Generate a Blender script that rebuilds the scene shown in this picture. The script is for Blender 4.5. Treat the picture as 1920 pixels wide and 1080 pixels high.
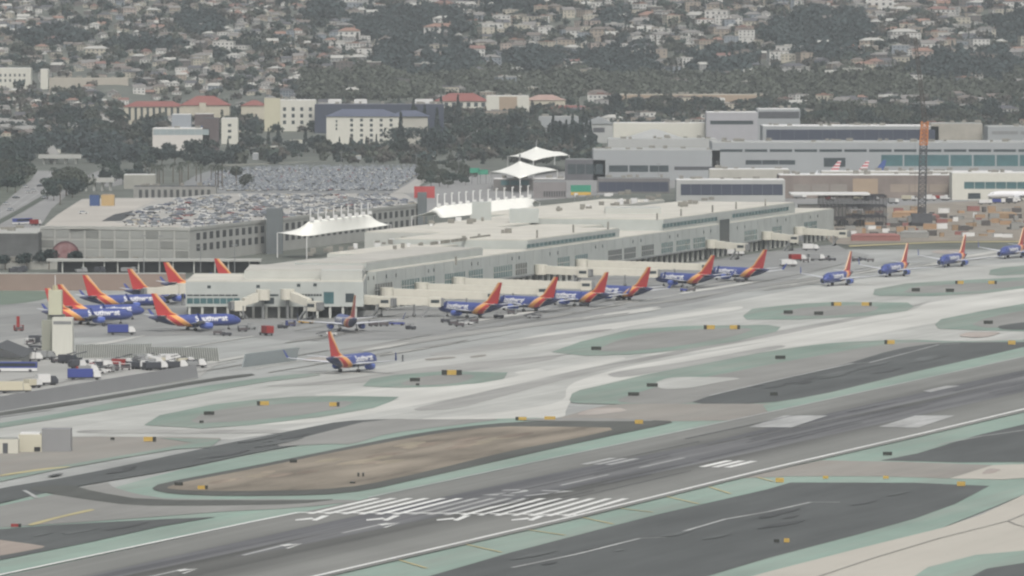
import bpy, bmesh, math, random
import numpy as np
from mathutils import Matrix, Vector
random.seed(7)
RNG = np.random.default_rng(7)
SC = bpy.context.scene
for _o in list(bpy.data.objects): bpy.data.objects.remove(_o)

# ------------------------------------------------ camera
FPX, CAMH = 12780.0, 108.0           # focal length in pixels of a 1920 wide frame, eye height
PITCH = math.atan(540.0 / FPX)
cam = bpy.data.cameras.new('camera'); co = bpy.data.objects.new('camera', cam); SC.collection.objects.link(co)
co.location = (0, 0, CAMH); co.rotation_euler = (math.pi/2 - PITCH, 0, 0)
cam.sensor_width = 36.0; cam.lens = 36.0 * FPX / 1920; cam.clip_start = 5; cam.clip_end = 20000
SC.camera = co
# ------------------------------------------------ sky, sun, exposure (overcast)
SUN_EL, SUN_AZ = math.radians(52), math.radians(168)
w = bpy.data.worlds.new("World"); SC.world = w; w.use_nodes = True
nt = w.node_tree; bg = nt.nodes['Background']; sky = nt.nodes.new('ShaderNodeTexSky'); sky.sky_type = 'NISHITA'
sky.sun_disc = False; sky.sun_elevation = SUN_EL; sky.sun_rotation = SUN_AZ; sky.air_density = 1.3; sky.dust_density = 6.0; sky.ozone_density = 0.6
hs = nt.nodes.new('ShaderNodeHueSaturation'); hs.inputs['Saturation'].default_value = 0.34
nt.links.new(sky.outputs[0], hs.inputs['Color']); nt.links.new(hs.outputs[0], bg.inputs[0]); bg.inputs[1].default_value = 0.12
sl = bpy.data.lights.new('sun', 'SUN'); sl.energy = 1.25; sl.angle = math.radians(10); sl.color = (1.0, 0.975, 0.94)
so = bpy.data.objects.new('sun', sl); SC.collection.objects.link(so)
_d = Vector((math.sin(SUN_AZ)*math.cos(SUN_EL), math.cos(SUN_AZ)*math.cos(SUN_EL), math.sin(SUN_EL)))
so.rotation_euler = (-_d).to_track_quat('-Z', 'Y').to_euler()
SC.view_settings.view_transform = 'Standard'; SC.view_settings.look = 'None'; SC.view_settings.gamma = 1.0
SC.view_settings.exposure = 0.25
SC.cycles.max_bounces = 4; SC.cycles.diffuse_bounces = 2; SC.cycles.glossy_bounces = 2; SC.cycles.volume_bounces = 0
SC.cycles.use_denoising = True
SC.cycles.pixel_filter_type = 'BLACKMAN_HARRIS'; SC.cycles.filter_width = 2.3

# ------------------------------------------------ photo pixel -> world
_F = Vector((0, math.cos(PITCH), -math.sin(PITCH))); _U = Vector((0, math.sin(PITCH), math.cos(PITCH)))
def ray(px, py): return _F*FPX + Vector((1,0,0))*(px-960) + _U*(540-py)
def G(px, py, z=0.0):
    d = ray(px, py); k = (z - CAMH)/d.z
    return Vector((d.x*k, d.y*k, z))
def ZAT(py, Y):                       # height seen at row py at distance Y
    d = ray(960, py); return CAMH + d.z*(Y/d.y)
def PIX(p):
    v = Vector(p) - Vector((0,0,CAMH)); k = FPX/v.dot(_F)
    return 960 + v.x*k, 540 - v.dot(_U)*k
_PY = [0, 4300, 4700, 4950, 5200, 5450, 5700, 6000, 6400, 6800, 7300, 8200]
_PZ = [0, 0, 5, 11, 20, 33, 50, 76, 112, 140, 158, 165]
def terr(x, y):
    b = float(np.interp(y, _PY, _PZ))
    if y > 4300:
        k = min(1.0, max(0.0, (y-5000)/900.0))
        b += k*(7*math.sin(x*0.0125+y*0.004) + 5*math.sin(x*0.031-y*0.006+1.0) + 3*math.sin(x*0.06+y*0.013))
    return b
def HIT(px, py):
    d = ray(px, py); d = d/d.y; o = Vector((0,0,CAMH)); Y = 1000.0
    if py > 330: return G(px, py, 0)
    while Y < 8000:
        if o.z + d.z*Y < terr(d.x*Y, Y): break
        Y += 8
    a, b = Y-8, Y
    for _ in range(12):
        m = (a+b)/2
        if o.z + d.z*m < terr(d.x*m, m): b = m
        else: a = m
    return Vector((d.x*b, b, terr(d.x*b, b)))

# ------------------------------------------------ materials
def lin(c):
    c = c/255.0
    return c/12.92 if c <= 0.04045 else ((c+0.055)/1.055)**2.4
def C(r, g, b, k=0.80): return (lin(r)*k, lin(g)*k, lin(b)*k)
MATS = {}
def mat(name, col, rough=0.8, var=0.12, scale=0.15, stretch=(1,1,1), metal=0.0, col2=None, coords='Object', detail=4):
    if name in MATS: return MATS[name]
    m = bpy.data.materials.new(name); m.use_nodes = True; t = m.node_tree; p = t.nodes['Principled BSDF']
    p.inputs['Roughness'].default_value = rough; p.inputs['Metallic'].default_value = metal
    if 'Specular IOR Level' in p.inputs: p.inputs['Specular IOR Level'].default_value = 0.3
    tc = t.nodes.new('ShaderNodeTexCoord'); mp = t.nodes.new('ShaderNodeMapping'); mp.inputs['Scale'].default_value = stretch
    nz = t.nodes.new('ShaderNodeTexNoise'); nz.inputs['Scale'].default_value = scale; nz.inputs['Detail'].default_value = detail; nz.inputs['Roughness'].default_value = 0.6
    cr = t.nodes.new('ShaderNodeValToRGB')
    a = [max(0.0, c*(1-var)) for c in col]; b = [min(1.0, c*(1+var)) for c in (col2 or col)]
    cr.color_ramp.elements[0].position = 0.32; cr.color_ramp.elements[0].color = (*a, 1)
    cr.color_ramp.elements[1].position = 0.68; cr.color_ramp.elements[1].color = (*b, 1)
    t.links.new(tc.outputs[coords], mp.inputs[0]); t.links.new(mp.outputs[0], nz.inputs[0]); t.links.new(nz.outputs[0], cr.inputs[0]); t.links.new(cr.outputs[0], p.inputs['Base Color'])
    MATS[name] = m; return m
def mat_objcol(name, rough=0.7, var=0.1, scale=0.5):      # colour comes from the object's own colour
    m = bpy.data.materials.new(name); m.use_nodes = True; t = m.node_tree; p = t.nodes['Principled BSDF']
    p.inputs['Roughness'].default_value = rough
    oi = t.nodes.new('ShaderNodeObjectInfo'); nz = t.nodes.new('ShaderNodeTexNoise'); nz.inputs['Scale'].default_value = scale
    tc = t.nodes.new('ShaderNodeTexCoord'); mr = t.nodes.new('ShaderNodeMapRange')
    mr.inputs[3].default_value = 1-var; mr.inputs[4].default_value = 1+var
    mx = t.nodes.new('ShaderNodeVectorMath'); mx.operation = 'SCALE'
    t.links.new(tc.outputs['Object'], nz.inputs[0]); t.links.new(nz.outputs[0], mr.inputs[0]); t.links.new(mr.outputs[0], mx.inputs['Scale'])
    t.links.new(oi.outputs['Color'], mx.inputs[0]); t.links.new(mx.outputs[0], p.inputs['Base Color'])
    MATS[name] = m; return m
def mat_attr(name, rough=0.8):                            # colour stored per face (many small houses or cars)
    m = bpy.data.materials.new(name); m.use_nodes = True; t = m.node_tree; p = t.nodes['Principled BSDF']
    p.inputs['Roughness'].default_value = rough
    at = t.nodes.new('ShaderNodeAttribute'); at.attribute_name = 'fcol'
    t.links.new(at.outputs['Color'], p.inputs['Base Color']); MATS[name] = m; return m

# ------------------------------------------------ mesh building
class MB:
    def __init__(s): s.v = []; s.f = []; s.m = []; s.k = 0; s.M = None
    def add(s, vs, fs, mi=None):
        n = len(s.v)
        for p in vs:
            p = Vector(p)
            if s.M is not None: p = s.M @ p
            s.v.append(tuple(p))
        for f in fs: s.f.append([n+i for i in f]); s.m.append(s.k if mi is None else mi)
        return s
    def box(s, x0, x1, y0, y1, z0, z1, mi=None):
        return s.add([(x0,y0,z0),(x1,y0,z0),(x1,y1,z0),(x0,y1,z0),(x0,y0,z1),(x1,y0,z1),(x1,y1,z1),(x0,y1,z1)],
              [(0,3,2,1),(4,5,6,7),(0,1,5,4),(1,2,6,5),(2,3,7,6),(3,0,4,7)], mi)
    def prism(s, poly, z0, z1, mi=None):
        n = len(poly); vs = [(p[0],p[1],z0) for p in poly] + [(p[0],p[1],z1) for p in poly]
        fs = [tuple(range(n-1,-1,-1)), tuple(range(n,2*n))] + [(i,(i+1)%n,n+(i+1)%n,n+i) for i in range(n)]
        return s.add(vs, fs, mi)
    def rod(s, a, b, r, n=6, mi=None, r2=None):
        a = Vector(a); b = Vector(b); r2 = r if r2 is None else r2
        z = (b-a).normalized(); x = z.orthogonal().normalized(); y = z.cross(x); vs = []
        for c, rr in ((a, r), (b, r2)):
            for i in range(n):
                t = 2*math.pi*i/n; vs.append(c + x*math.cos(t)*rr + y*math.sin(t)*rr)
        return s.add(vs, [tuple(range(n-1,-1,-1)), tuple(range(n,2*n))] + [(i,(i+1)%n,n+(i+1)%n,n+i) for i in range(n)], mi)
    def hip(s, x0, x1, y0, y1, z0, h, over=0.5, mi=None, gable=False):
        x0-=over; x1+=over; y0-=over; y1+=over; w = (y1-y0)/2; cx = (x0+x1)/2; cy = (y0+y1)/2
        if x1-x0 >= y1-y0:
            k = 0.02 if gable else min(w, (x1-x0)/2-0.1); a = (x0+k, cy, z0+h); b = (x1-k, cy, z0+h)
            fs = [(0,1,5,4),(1,2,5),(2,3,4,5),(3,0,4),(0,3,2,1)]
        else:
            k = 0.02 if gable else min((x1-x0)/2, (y1-y0)/2-0.1); a = (cx, y0+k, z0+h); b = (cx, y1-k, z0+h)
            fs = [(0,1,4),(1,2,5,4),(2,3,5),(3,0,4,5),(0,3,2,1)]
        return s.add([(x0,y0,z0),(x1,y0,z0),(x1,y1,z0),(x0,y1,z0),a,b], fs, mi)
    def mesh(s, name, mats):
        me = bpy.data.meshes.new(name); me.from_pydata(s.v, [], s.f)
        for m in (mats if isinstance(mats, (list, tuple)) else [mats]): me.materials.append(m)
        me.polygons.foreach_set('material_index', s.m); me.update(); return me
    def build(s, name, mats, parent=None, smooth=False):
        me = s.mesh(name, mats)
        if smooth:
            for p in me.polygons: p.use_smooth = True
        return link(name, me, parent)
def link(name, me, parent=None, loc=None, rz=0):
    o = bpy.data.objects.new(name, me); SC.collection.objects.link(o)
    if parent: o.parent = parent
    if loc is not None: o.location = loc
    if rz: o.rotation_euler = (0,0,rz)
    return o
def thing(name, label, cat, loc=(0,0,0), rz=0, group=None):
    o = link(name, None, None, loc, rz); o.empty_display_size = 1.0
    return tag(o, label, cat, group)
def tag(o, label, cat, group=None):
    o['label'] = label; o['category'] = cat
    if group: o['group'] = group
    return o
def dup(root, loc, rz=0, scale=None):
    r = root.copy(); SC.collection.objects.link(r); r.location = loc; r.rotation_euler = (0,0,rz)
    if scale: r.scale = (scale, scale, scale)
    for ch in list(root.children):
        c = ch.copy(); SC.collection.objects.link(c); c.parent = r
        for g in ch.children:
            d = g.copy(); SC.collection.objects.link(d); d.parent = c
    return r
def chaikin(pts, it=1):
    for _ in range(it):
        q = []
        for i in range(len(pts)):
            a = pts[i]; b = pts[(i+1)%len(pts)]
            q.append((a[0]*.8+b[0]*.2, a[1]*.8+b[1]*.2)); q.append((a[0]*.2+b[0]*.8, a[1]*.2+b[1]*.8))
        pts = q
    return pts
def sheet(name, poly, z, m, smooth=0, world=False):
    if smooth: poly = chaikin(poly, smooth)
    bm = bmesh.new(); vs = []
    for p in poly:
        q = (p[0], p[1], z) if world else tuple(G(p[0], p[1], z)); vs.append(bm.verts.new((q[0], q[1], z)))
    f = bm.faces.new(vs); f.normal_update()
    if f.normal.z < 0: f.normal_flip()
    bmesh.ops.triangulate(bm, faces=[f]); me = bpy.data.meshes.new(name); bm.to_mesh(me); bm.free(); me.materials.append(m)
    o = link(name, me); o['kind'] = 'structure'; return o
ORD = ['','first','second','third','fourth','fifth','sixth','seventh','eighth','ninth','tenth','eleventh','twelfth']
def ordi(n): return ORD[n] if n <= 12 else str(n) + ('th' if 10 <= n%100 <= 20 else {1:'st',2:'nd',3:'rd'}.get(n%10,'th'))
def autolabel(items):                 # items: (object, look, where, px)
    by = {}
    for it in items: by.setdefault((it[1], it[2]), []).append(it)
    for (look, where), l in by.items():
        l.sort(key=lambda q: q[3]); n = len(l)
        for i, it in enumerate(l):
            t = look + ' ' + where
            if n == 2: t += ', the ' + ('left one' if i == 0 else 'right one')
            elif n > 2: t += ', ' + ('leftmost' if i == 0 else 'rightmost' if i == n-1 else ordi(i+1) + ' from left')
            it[0]['label'] = t
HAZE = 5.3e-5
# ================================================ GROUND
TH = math.radians(18.0)
def mat_pave(name, col, var=0.12, scale=0.02, along=0.12, patch=0.10, bands=None, origin=None, rough=0.85, slab=None, worn=None):
    m = bpy.data.materials.new(name); m.use_nodes = True; t = m.node_tree; p = t.nodes['Principled BSDF']; L = t.links.new; N = t.nodes.new
    p.inputs['Roughness'].default_value = rough; p.inputs['Specular IOR Level'].default_value = 0.2
    tc = N('ShaderNodeTexCoord'); m0 = N('ShaderNodeMapping'); m0.inputs['Location'].default_value = (-(origin[0]), -(origin[1]), 0) if origin is not None else (0,0,0)
    m1 = N('ShaderNodeMapping'); m1.inputs['Rotation'].default_value = (0,0,TH)
    m2 = N('ShaderNodeMapping'); m2.inputs['Scale'].default_value = (1, along, 1)
    L(tc.outputs['Object'], m0.inputs[0]); L(m0.outputs[0], m1.inputs[0]); L(m1.outputs[0], m2.inputs[0])
    n1 = N('ShaderNodeTexNoise'); n1.inputs['Scale'].default_value = scale; n1.inputs['Detail'].default_value = 6; n1.inputs['Roughness'].default_value = 0.62; L(m2.outputs[0], n1.inputs[0])
    n2 = N('ShaderNodeTexNoise'); n2.inputs['Scale'].default_value = 0.018; n2.inputs['Detail'].default_value = 3; L(m1.outputs[0], n2.inputs[0])
    r1 = N('ShaderNodeMapRange'); r1.inputs[1].default_value = 0.3; r1.inputs[2].default_value = 0.7; r1.inputs[3].default_value = 1-var; r1.inputs[4].default_value = 1+var; L(n1.outputs[0], r1.inputs[0])
    r2 = N('ShaderNodeMapRange'); r2.inputs[1].default_value = 0.35; r2.inputs[2].default_value = 0.65; r2.inputs[3].default_value = 1-patch; r2.inputs[4].default_value = 1+patch; L(n2.outputs[0], r2.inputs[0])
    mu = N('ShaderNodeMath'); mu.operation = 'MULTIPLY'; L(r1.outputs[0], mu.inputs[0]); L(r2.outputs[0], mu.inputs[1]); last = mu
    if slab:                                         # joints between concrete slabs
        bk = N('ShaderNodeTexBrick'); bk.offset = 0; bk.inputs['Scale'].default_value = 1.0; bk.inputs['Brick Width'].default_value = slab; bk.inputs['Row Height'].default_value = slab
        bk.inputs['Mortar Size'].default_value = 0.22; bk.inputs['Color1'].default_value = (1,1,1,1); bk.inputs['Color2'].default_value = (.93,.93,.93,1); bk.inputs['Mortar'].default_value = (.82,.82,.82,1)
        L(m1.outputs[0], bk.inputs[0]); k = N('ShaderNodeMath'); k.operation = 'MULTIPLY'; L(last.outputs[0], k.inputs[0]); L(bk.outputs[0], k.inputs[1]); last = k
    if bands:                                        # tyre rubber laid down along the runway: ramp across its width
        sx = N('ShaderNodeSeparateXYZ'); L(m1.outputs[0], sx.inputs[0])
        wn = N('ShaderNodeTexNoise'); wn.inputs['Scale'].default_value = 0.09; wn.inputs['Detail'].default_value = 5; L(m2.outputs[0], wn.inputs[0])
        ad = N('ShaderNodeMath'); ad.operation = 'MULTIPLY_ADD'; ad.inputs[1].default_value = 16.0; L(wn.outputs[0], ad.inputs[0]); L(sx.outputs[0], ad.inputs[2])
        mr = N('ShaderNodeMapRange'); mr.inputs[1].default_value = -27.0; mr.inputs[2].default_value = 43.0; L(ad.outputs[0], mr.inputs[0])
        cr = N('ShaderNodeValToRGB'); cr.color_ramp.elements[0].position = bands[0][0]; cr.color_ramp.elements[0].color = (bands[0][1],)*3+(1,)
        cr.color_ramp.elements[1].position = bands[-1][0]; cr.color_ramp.elements[1].color = (bands[-1][1],)*3+(1,)
        for q, v in bands[1:-1]: e = cr.color_ramp.elements.new(q); e.color = (v, v, v, 1)
        L(mr.outputs[0], cr.inputs[0]); k = N('ShaderNodeMath'); k.operation = 'MULTIPLY'; L(last.outputs[0], k.inputs[0]); L(cr.outputs[0], k.inputs[1]); last = k
    vm = N('ShaderNodeVectorMath'); vm.operation = 'SCALE'; vm.inputs[0].default_value = col
    if worn:                                         # paint worn through to the surface below
        n4 = N('ShaderNodeTexNoise'); n4.inputs['Scale'].default_value = 0.11; n4.inputs['Detail'].default_value = 8; n4.inputs['Roughness'].default_value = 0.7; L(m2.outputs[0], n4.inputs[0])
        r4 = N('ShaderNodeMapRange'); r4.inputs[1].default_value = 0.42; r4.inputs[2].default_value = 0.75; r4.inputs[3].default_value = worn[1]*.25; r4.inputs[4].default_value = worn[1]; L(n4.outputs[0], r4.inputs[0])
        mx = N('ShaderNodeMix'); mx.data_type = 'RGBA'; mx.inputs[6].default_value = (*col, 1); mx.inputs[7].default_value = (*worn[0], 1); L(r4.outputs[0], mx.inputs[0]); L(mx.outputs[2], vm.inputs[0])
    L(last.outputs[0], vm.inputs['Scale']); L(vm.outputs[0], p.inputs['Base Color'])
    MATS[name] = m; return m

TC = (G(549,965)+G(1079,969))/2
CONC  = mat_pave('concrete_pale', C(176,177,172,.9), var=0.17, scale=0.10, along=0.035, patch=0.08, slab=9)
CONC2 = mat_pave('concrete_worn', C(158,160,157,.9), var=0.15, scale=0.07, along=0.06, patch=0.10, slab=9)
CONCL = mat_pave('concrete_fresh', C(190,190,184,.9), var=0.13, scale=0.12, along=0.03, patch=0.07)
BEIGE = mat_pave('concrete_beige', C(178,174,164,.92), var=0.06, scale=0.08, along=0.06, patch=0.04)
ASPH  = mat_pave('asphalt_grey', C(136,136,132,.9), var=0.12, scale=0.10, along=0.06, patch=0.08)
RUNW  = mat_pave('asphalt_runway', C(126,127,123,.9), var=0.16, scale=0.16, along=0.016, patch=0.07, origin=TC, bands=[(0.0,1.0),(0.22,0.97),(0.34,0.66),(0.43,0.42),(0.52,0.56),(0.60,0.42),(0.70,0.78),(0.82,1.0),(1.0,1.0)])
DARK  = mat_pave('asphalt_dark', C(88,91,90,.85), var=0.16, scale=0.14, along=0.10, patch=0.06)
DARKM = mat_pave('asphalt_margin', C(88,90,86,.85), var=0.15, scale=0.15, along=0.1, patch=0.08)
WB = C(142,142,136,.9)
GREEN = mat_pave('green_shoulder_paint', C(134,158,146,.9), var=0.09, scale=0.14, along=0.06, patch=0.08, worn=(WB,.7))
GREEND= mat_pave('green_faded_paint', C(118,142,130,.9), var=0.10, scale=0.14, along=0.06, patch=0.10, worn=(WB,.95))
BROWN = mat_pave('asphalt_brownish', C(143,138,131,.9), var=0.10, scale=0.10, along=0.12, patch=0.06, worn=(WB,.8))
DIRT  = mat_pave('dry_dirt', C(168,158,142,.9), var=0.26, scale=0.22, along=0.14, patch=0.16, worn=(C(96,90,80,.9),1.3))
WHITEP= mat_pave('white_paint', C(226,227,223,.9), var=0.10, scale=0.4, along=0.2, patch=0.03, worn=(C(150,150,148,.9),.35))
WHITED= mat_pave('worn_white_paint', C(182,184,182,.9), var=0.12, scale=0.4, along=0.2, patch=0.05, worn=(C(132,132,130,.9),.9))
YEL   = mat_pave('faded_yellow_paint', C(178,168,128,.9), var=0.10, scale=0.3, along=0.2)
PINK  = mat_pave('faded_red_paint', C(160,146,138,.9), var=0.10, scale=0.2, along=0.2, worn=(C(168,166,160,.9),1.0))
RUBB  = mat_pave('rubbered_concrete', C(152,152,148,.9), var=0.20, scale=0.14, along=0.03)

# one ground sheet, hills included, out past the horizon
def build_ground():
    ys = [-500, 0, 500, 1000, 1500, 2000, 2500, 3000, 3500, 4000, 4250] + list(range(4300, 7000, 20)) + list(range(7000, 8301, 100))
    xs = [-3000,-2200,-1500,-1100] + list(range(-900, 901, 20)) + [1100,1500,2200,3000]
    v = [(x, y, terr(x, y)-0.02) for y in ys for x in xs]; n = len(xs)
    f = [(j*n+i, j*n+i+1, (j+1)*n+i+1, (j+1)*n+i) for j in range(len(ys)-1) for i in range(n-1)]
    me = bpy.data.meshes.new('ground'); me.from_pydata(v, [], f)
    m = mat('ground_mixed', C(100,104,96,.8), var=0.3, scale=0.03, detail=10)
    me.materials.append(m)
    for p in me.polygons: p.use_smooth = True
    o = link('ground', me); o['kind'] = 'structure'
build_ground()
_LC = {}
def zl(layer):
    _LC[layer] = _LC.get(layer, 0) + 1; return 0.02 + 0.03*layer + 0.0009*_LC[layer]
def S(name, m, poly, layer, smooth=1): return sheet(name, poly, zl(layer), m, smooth)

sheet('apron', [(-900,1300),(1500,1300),(620,2950),(128,2950),(60,2700),(-380,2560),(-900,2560)], 0.02, CONC2, 0, True)
S('gate_apron', mat_pave('gate_apron_grey', C(141,142,140,.9), var=0.12, scale=0.06, along=0.1, patch=0.10, slab=8), [(-60,575),(200,560),(420,560),(690,590),(1100,520),(1560,455),(1590,470),(1640,480),(1560,500),(1470,530),(1330,562),(1200,585),(1040,607),(900,622),(700,640),(560,640),(420,628),(140,632),(-60,640)], 1)
S('taxiway', CONC, [(-60,800),(0,797),(130,778),(300,748),(420,725),(560,703),(760,680),(940,640),(1040,622),(1250,590),(1400,560),(1500,540),(1640,520),(1800,500),(1960,488),(1960,640),(1720,640),(1560,652),(1440,668),(1240,702),(1080,738),(1060,765),(1060,782),(960,790),(650,790),(500,815),(420,826),(150,822),(-60,822)], 2)
# brighter strips of newer concrete, parallel with the taxiways
for q in ([(430,800),(600,775),(760,748),(1000,700),(1160,668),(1180,672),(1020,712),(860,745),(700,775),(600,792)],
          [(560,742),(700,728),(880,720),(980,704),(960,698),(1010,690),(1040,700),(900,735),(760,758),(745,745)],
          [(760,786),(900,778),(1060,755),(1062,720),(1160,690),(1360,655),(1540,622),(1720,590),(1930,545),(1960,552),(1960,565),(1760,604),(1560,642),(1400,668),(1230,700),(1080,735),(1060,770),(1060,783),(960,790)],
          [(950,640),(1080,615),(1200,600),(1390,572),(1395,580),(1250,600),(1060,632),(1000,650)],
          [(1180,668),(1300,655),(1465,624),(1560,600),(1710,583),(1740,566),(1930,538),(1960,540),(1800,575),(1600,610),(1440,640),(1280,664)]):
    S('taxiway_strip', CONCL, q, 3, 2)
for q in ([(480,724),(640,712),(780,690),(960,672),(1200,655),(1060,664),(1030,676),(800,706),(700,716),(560,724)],
          [(760,770),(840,750),(960,722),(1100,690),(1300,652),(1500,612),(1660,585),(1760,560),(1700,580),(1480,625),(1280,662),(1100,700),(960,738),(850,768)],
          [(940,655),(1030,640),(1180,612),(1000,632),(860,655),(800,664),(820,668)],
          [(640,668),(800,640),(1000,612),(1200,588),(1190,584),(1000,604),(800,632),(620,656)],
          [(150,806),(330,805),(560,806),(560,812),(330,813),(140,812)],
          [(1130,700),(1300,676),(1460,646),(1480,650),(1320,682),(1160,710)]):
    S('wheel_stain', RUBB, q, 4, 2)

def island(outer, inner, nm='taxiway_island'):
    S('painted_shoulder', GREEND, outer, 5, 0); S(nm, ASPH, inner, 6, 1)
island([(270,797),(300,778),(400,758),(480,749),(560,743),(640,742),(748,744),(735,752),(700,765),(600,782),(480,796),(380,803)], [(350,794),(385,772),(480,760),(560,755),(670,751),(640,766),(560,779),(450,790)])
island([(680,724),(695,710),(740,703),(830,696),(952,698),(945,710),(900,718),(820,725),(750,727)], [(745,722),(775,708),(830,702),(895,702),(872,716),(820,722)])
island([(1033,660),(1090,640),(1180,618),(1280,611),(1440,609),(1464,613),(1455,622),(1380,640),(1280,656),(1180,665),(1100,667)], [(1115,659),(1150,640),(1220,623),(1330,616),(1420,615),(1380,630),(1280,648),(1180,658)])
island([(1393,592),(1410,579),(1480,571),(1560,566),(1702,567),(1714,575),(1700,583),(1620,593),(1500,599),(1400,599)], [(1455,592),(1490,578),(1560,573),(1650,573),(1640,584),(1560,592)])
island([(1637,552),(1640,542),(1700,531),(1780,526),(1960,518),(1960,535),(1850,549),(1750,555),(1650,555)], [(1690,550),(1710,538),(1790,532),(1960,525),(1960,531),(1820,547)])
S('painted_shoulder', GREEND, [(1853,518),(1858,503),(1960,494),(1960,512)], 5)
island([(1753,608),(1765,598),(1840,583),(1960,562),(1960,622),(1830,619),(1760,616)], [(1815,612),(1850,595),(1960,574),(1960,618)])
S('asphalt_patch', DARK, [(1868,612),(1900,606),(1960,601),(1960,618),(1880,618)], 7)
S('yellow_line', YEL, [(600,455),(600,455.5),(1590,458),(1590,460)] if False else [(1592,460),(1760,453),(1960,451),(1960,453),(1760,455),(1592,462.5)], 5, 0)
S('painted_red_zone', PINK, [(1745,470),(1800,467),(1812,471),(1790,476),(1750,475)], 5)
S('painted_red_zone', PINK, [(568,672),(640,665),(650,672),(620,678),(570,677)], 5)
for q in ([(880,668),(910,664),(913,667),(884,671)], [(795,672),(850,668),(856,671),(800,676)]): S('oil_stain', BROWN, q, 5)

# --- between taxiway and runway, right of the dirt island
S('painted_shoulder', GREEND, [(1066,754),(1074,734),(1140,719),(1220,700),(1330,680),(1440,658),(1560,642),(1700,636),(1790,640),(1960,636),(1960,668),(1850,690),(1560,757),(1440,762),(1100,757)], 5)
S('asphalt_verge', ASPH, [(1150,752),(1190,738),(1240,722),(1330,706),(1440,684),(1600,655),(1700,641),(1780,641),(1700,670),(1440,735),(1290,757),(1200,757)], 6)
S('asphalt_patch', DARK, [(1290,757),(1330,742),(1440,716),(1560,690),(1680,654),(1760,642),(1960,641),(1960,650),(1850,670),(1720,700),(1560,737),(1430,757)], 7)
S('pale_patch', CONC, [(1225,718),(1260,706),(1400,708),(1350,716),(1290,728),(1240,730)], 8, 2)
S('asphalt_connector', BROWN, [(1040,786),(1100,768),(1150,757),(1300,757),(1560,757),(1530,772),(1440,787),(1260,790),(1100,790)], 7)
S('painted_shoulder', GREEN, [(1430,760),(1560,735),(1720,696),(1850,667),(1960,641),(1960,664),(1800,700),(1680,725),(1530,760),(1440,772)], 9, 0)
S('painted_red_zone', PINK, [(1078,777),(1110,766),(1160,764),(1180,770),(1110,778)], 8)
S('painted_red_zone', PINK, [(1795,630),(1815,622),(1880,622),(1860,630),(1830,633)], 8)
# --- left: road, shoulder, dark wedge
S('asphalt_verge', BROWN, [(-60,905),(90,882),(220,858),(345,838),(415,826),(413,820),(130,818),(100,822),(-60,850)], 3)
S('painted_shoulder', GREEND, [(-60,912),(0,903),(100,882),(210,862),(330,842),(395,838),(414,823),(300,821),(360,830),(250,850),(120,872),(0,895),(-60,902)], 5, 0)
S('painted_shoulder', GREEND, [(-60,803),(0,793),(120,773),(250,745),(400,721),(540,702),(600,700),(600,704),(480,718),(300,752),(130,781),(-60,812)], 5)
S('asphalt_strip', DARKM, [(-60,785),(0,773),(200,742),(400,708),(470,700),(480,703),(390,715),(200,748),(0,780),(-60,790)], 5)
S('white_dashes', WHITED, [(-60,790),(0,780),(100,766),(100,767.5),(0,781.8),(-60,792)], 6, 0)
S('painted_shoulder', GREEN, [(-60,960),(100,920),(213,914),(340,880),(480,850),(640,822),(760,798),(860,787),(1000,783),(1080,786),(1260,783),(1420,782),(1520,770),(1460,800),(1260,840),(1000,892),(800,930),(700,942),(560,970),(400,1005),(200,1050),(0,1095),(-60,1110)], 5, 0)
S('asphalt_road', DARK, [(-60,930),(0,915),(140,892),(330,852),(420,832),(560,805),(640,789),(740,785),(800,787),(760,797),(640,820),(480,848),(330,880),(140,912),(0,943),(-60,958)], 7)
S('asphalt_verge', ASPH, [(500,838),(600,812),(700,786),(860,786),(950,785),(860,796),(730,812),(660,833),(620,832)], 8)
S('asphalt_verge', ASPH, [(-60,962),(110,925),(200,902),(213,914),(260,927),(320,936),(600,936),(690,938),(560,952),(400,960),(240,973),(60,985),(-60,992)], 8)
S('asphalt_strip', DARKM, [(40,915),(130,908),(180,922),(270,937),(560,938),(640,935),(560,945),(400,948),(250,948),(130,932)], 9)
S('infield_margin', DARKM, [(282,917),(300,906),(480,872),(640,840),(760,816),(860,801),(960,791),(1080,788),(1255,788),(1262,793),(1130,820),(960,858),(800,894),(690,919),(600,928),(430,930),(320,926)], 9)
S('infield_dirt', DIRT, [(308,915),(340,904),(480,878),(640,845),(800,815),(930,799),(1060,800),(1165,802),(1080,822),(960,844),(800,884),(680,910),(600,918),(440,921),(340,919)], 10)
S('asphalt_connector', ASPH, [(960,786),(1060,783),(1230,786),(1220,790),(1000,789)], 10)
S('asphalt_patch', DARK, [(-60,996),(0,992),(100,984),(250,976),(405,969),(300,987),(175,1015),(0,1050),(-60,1064)], 9, 0)
S('infield_dirt', mat_pave('pinkish_dirt', C(148,138,129,.9), var=0.15, scale=0.1), [(-60,1005),(0,1012),(60,1020),(90,1025),(40,1035),(-60,1052)], 10)
S('yellow_line', YEL, [(50,983),(110,968),(170,954),(180,956),(110,971),(60,986)], 10)
S('yellow_line', YEL, [(0,890),(80,878),(130,874),(130,876),(80,881),(0,893)], 6)
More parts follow.
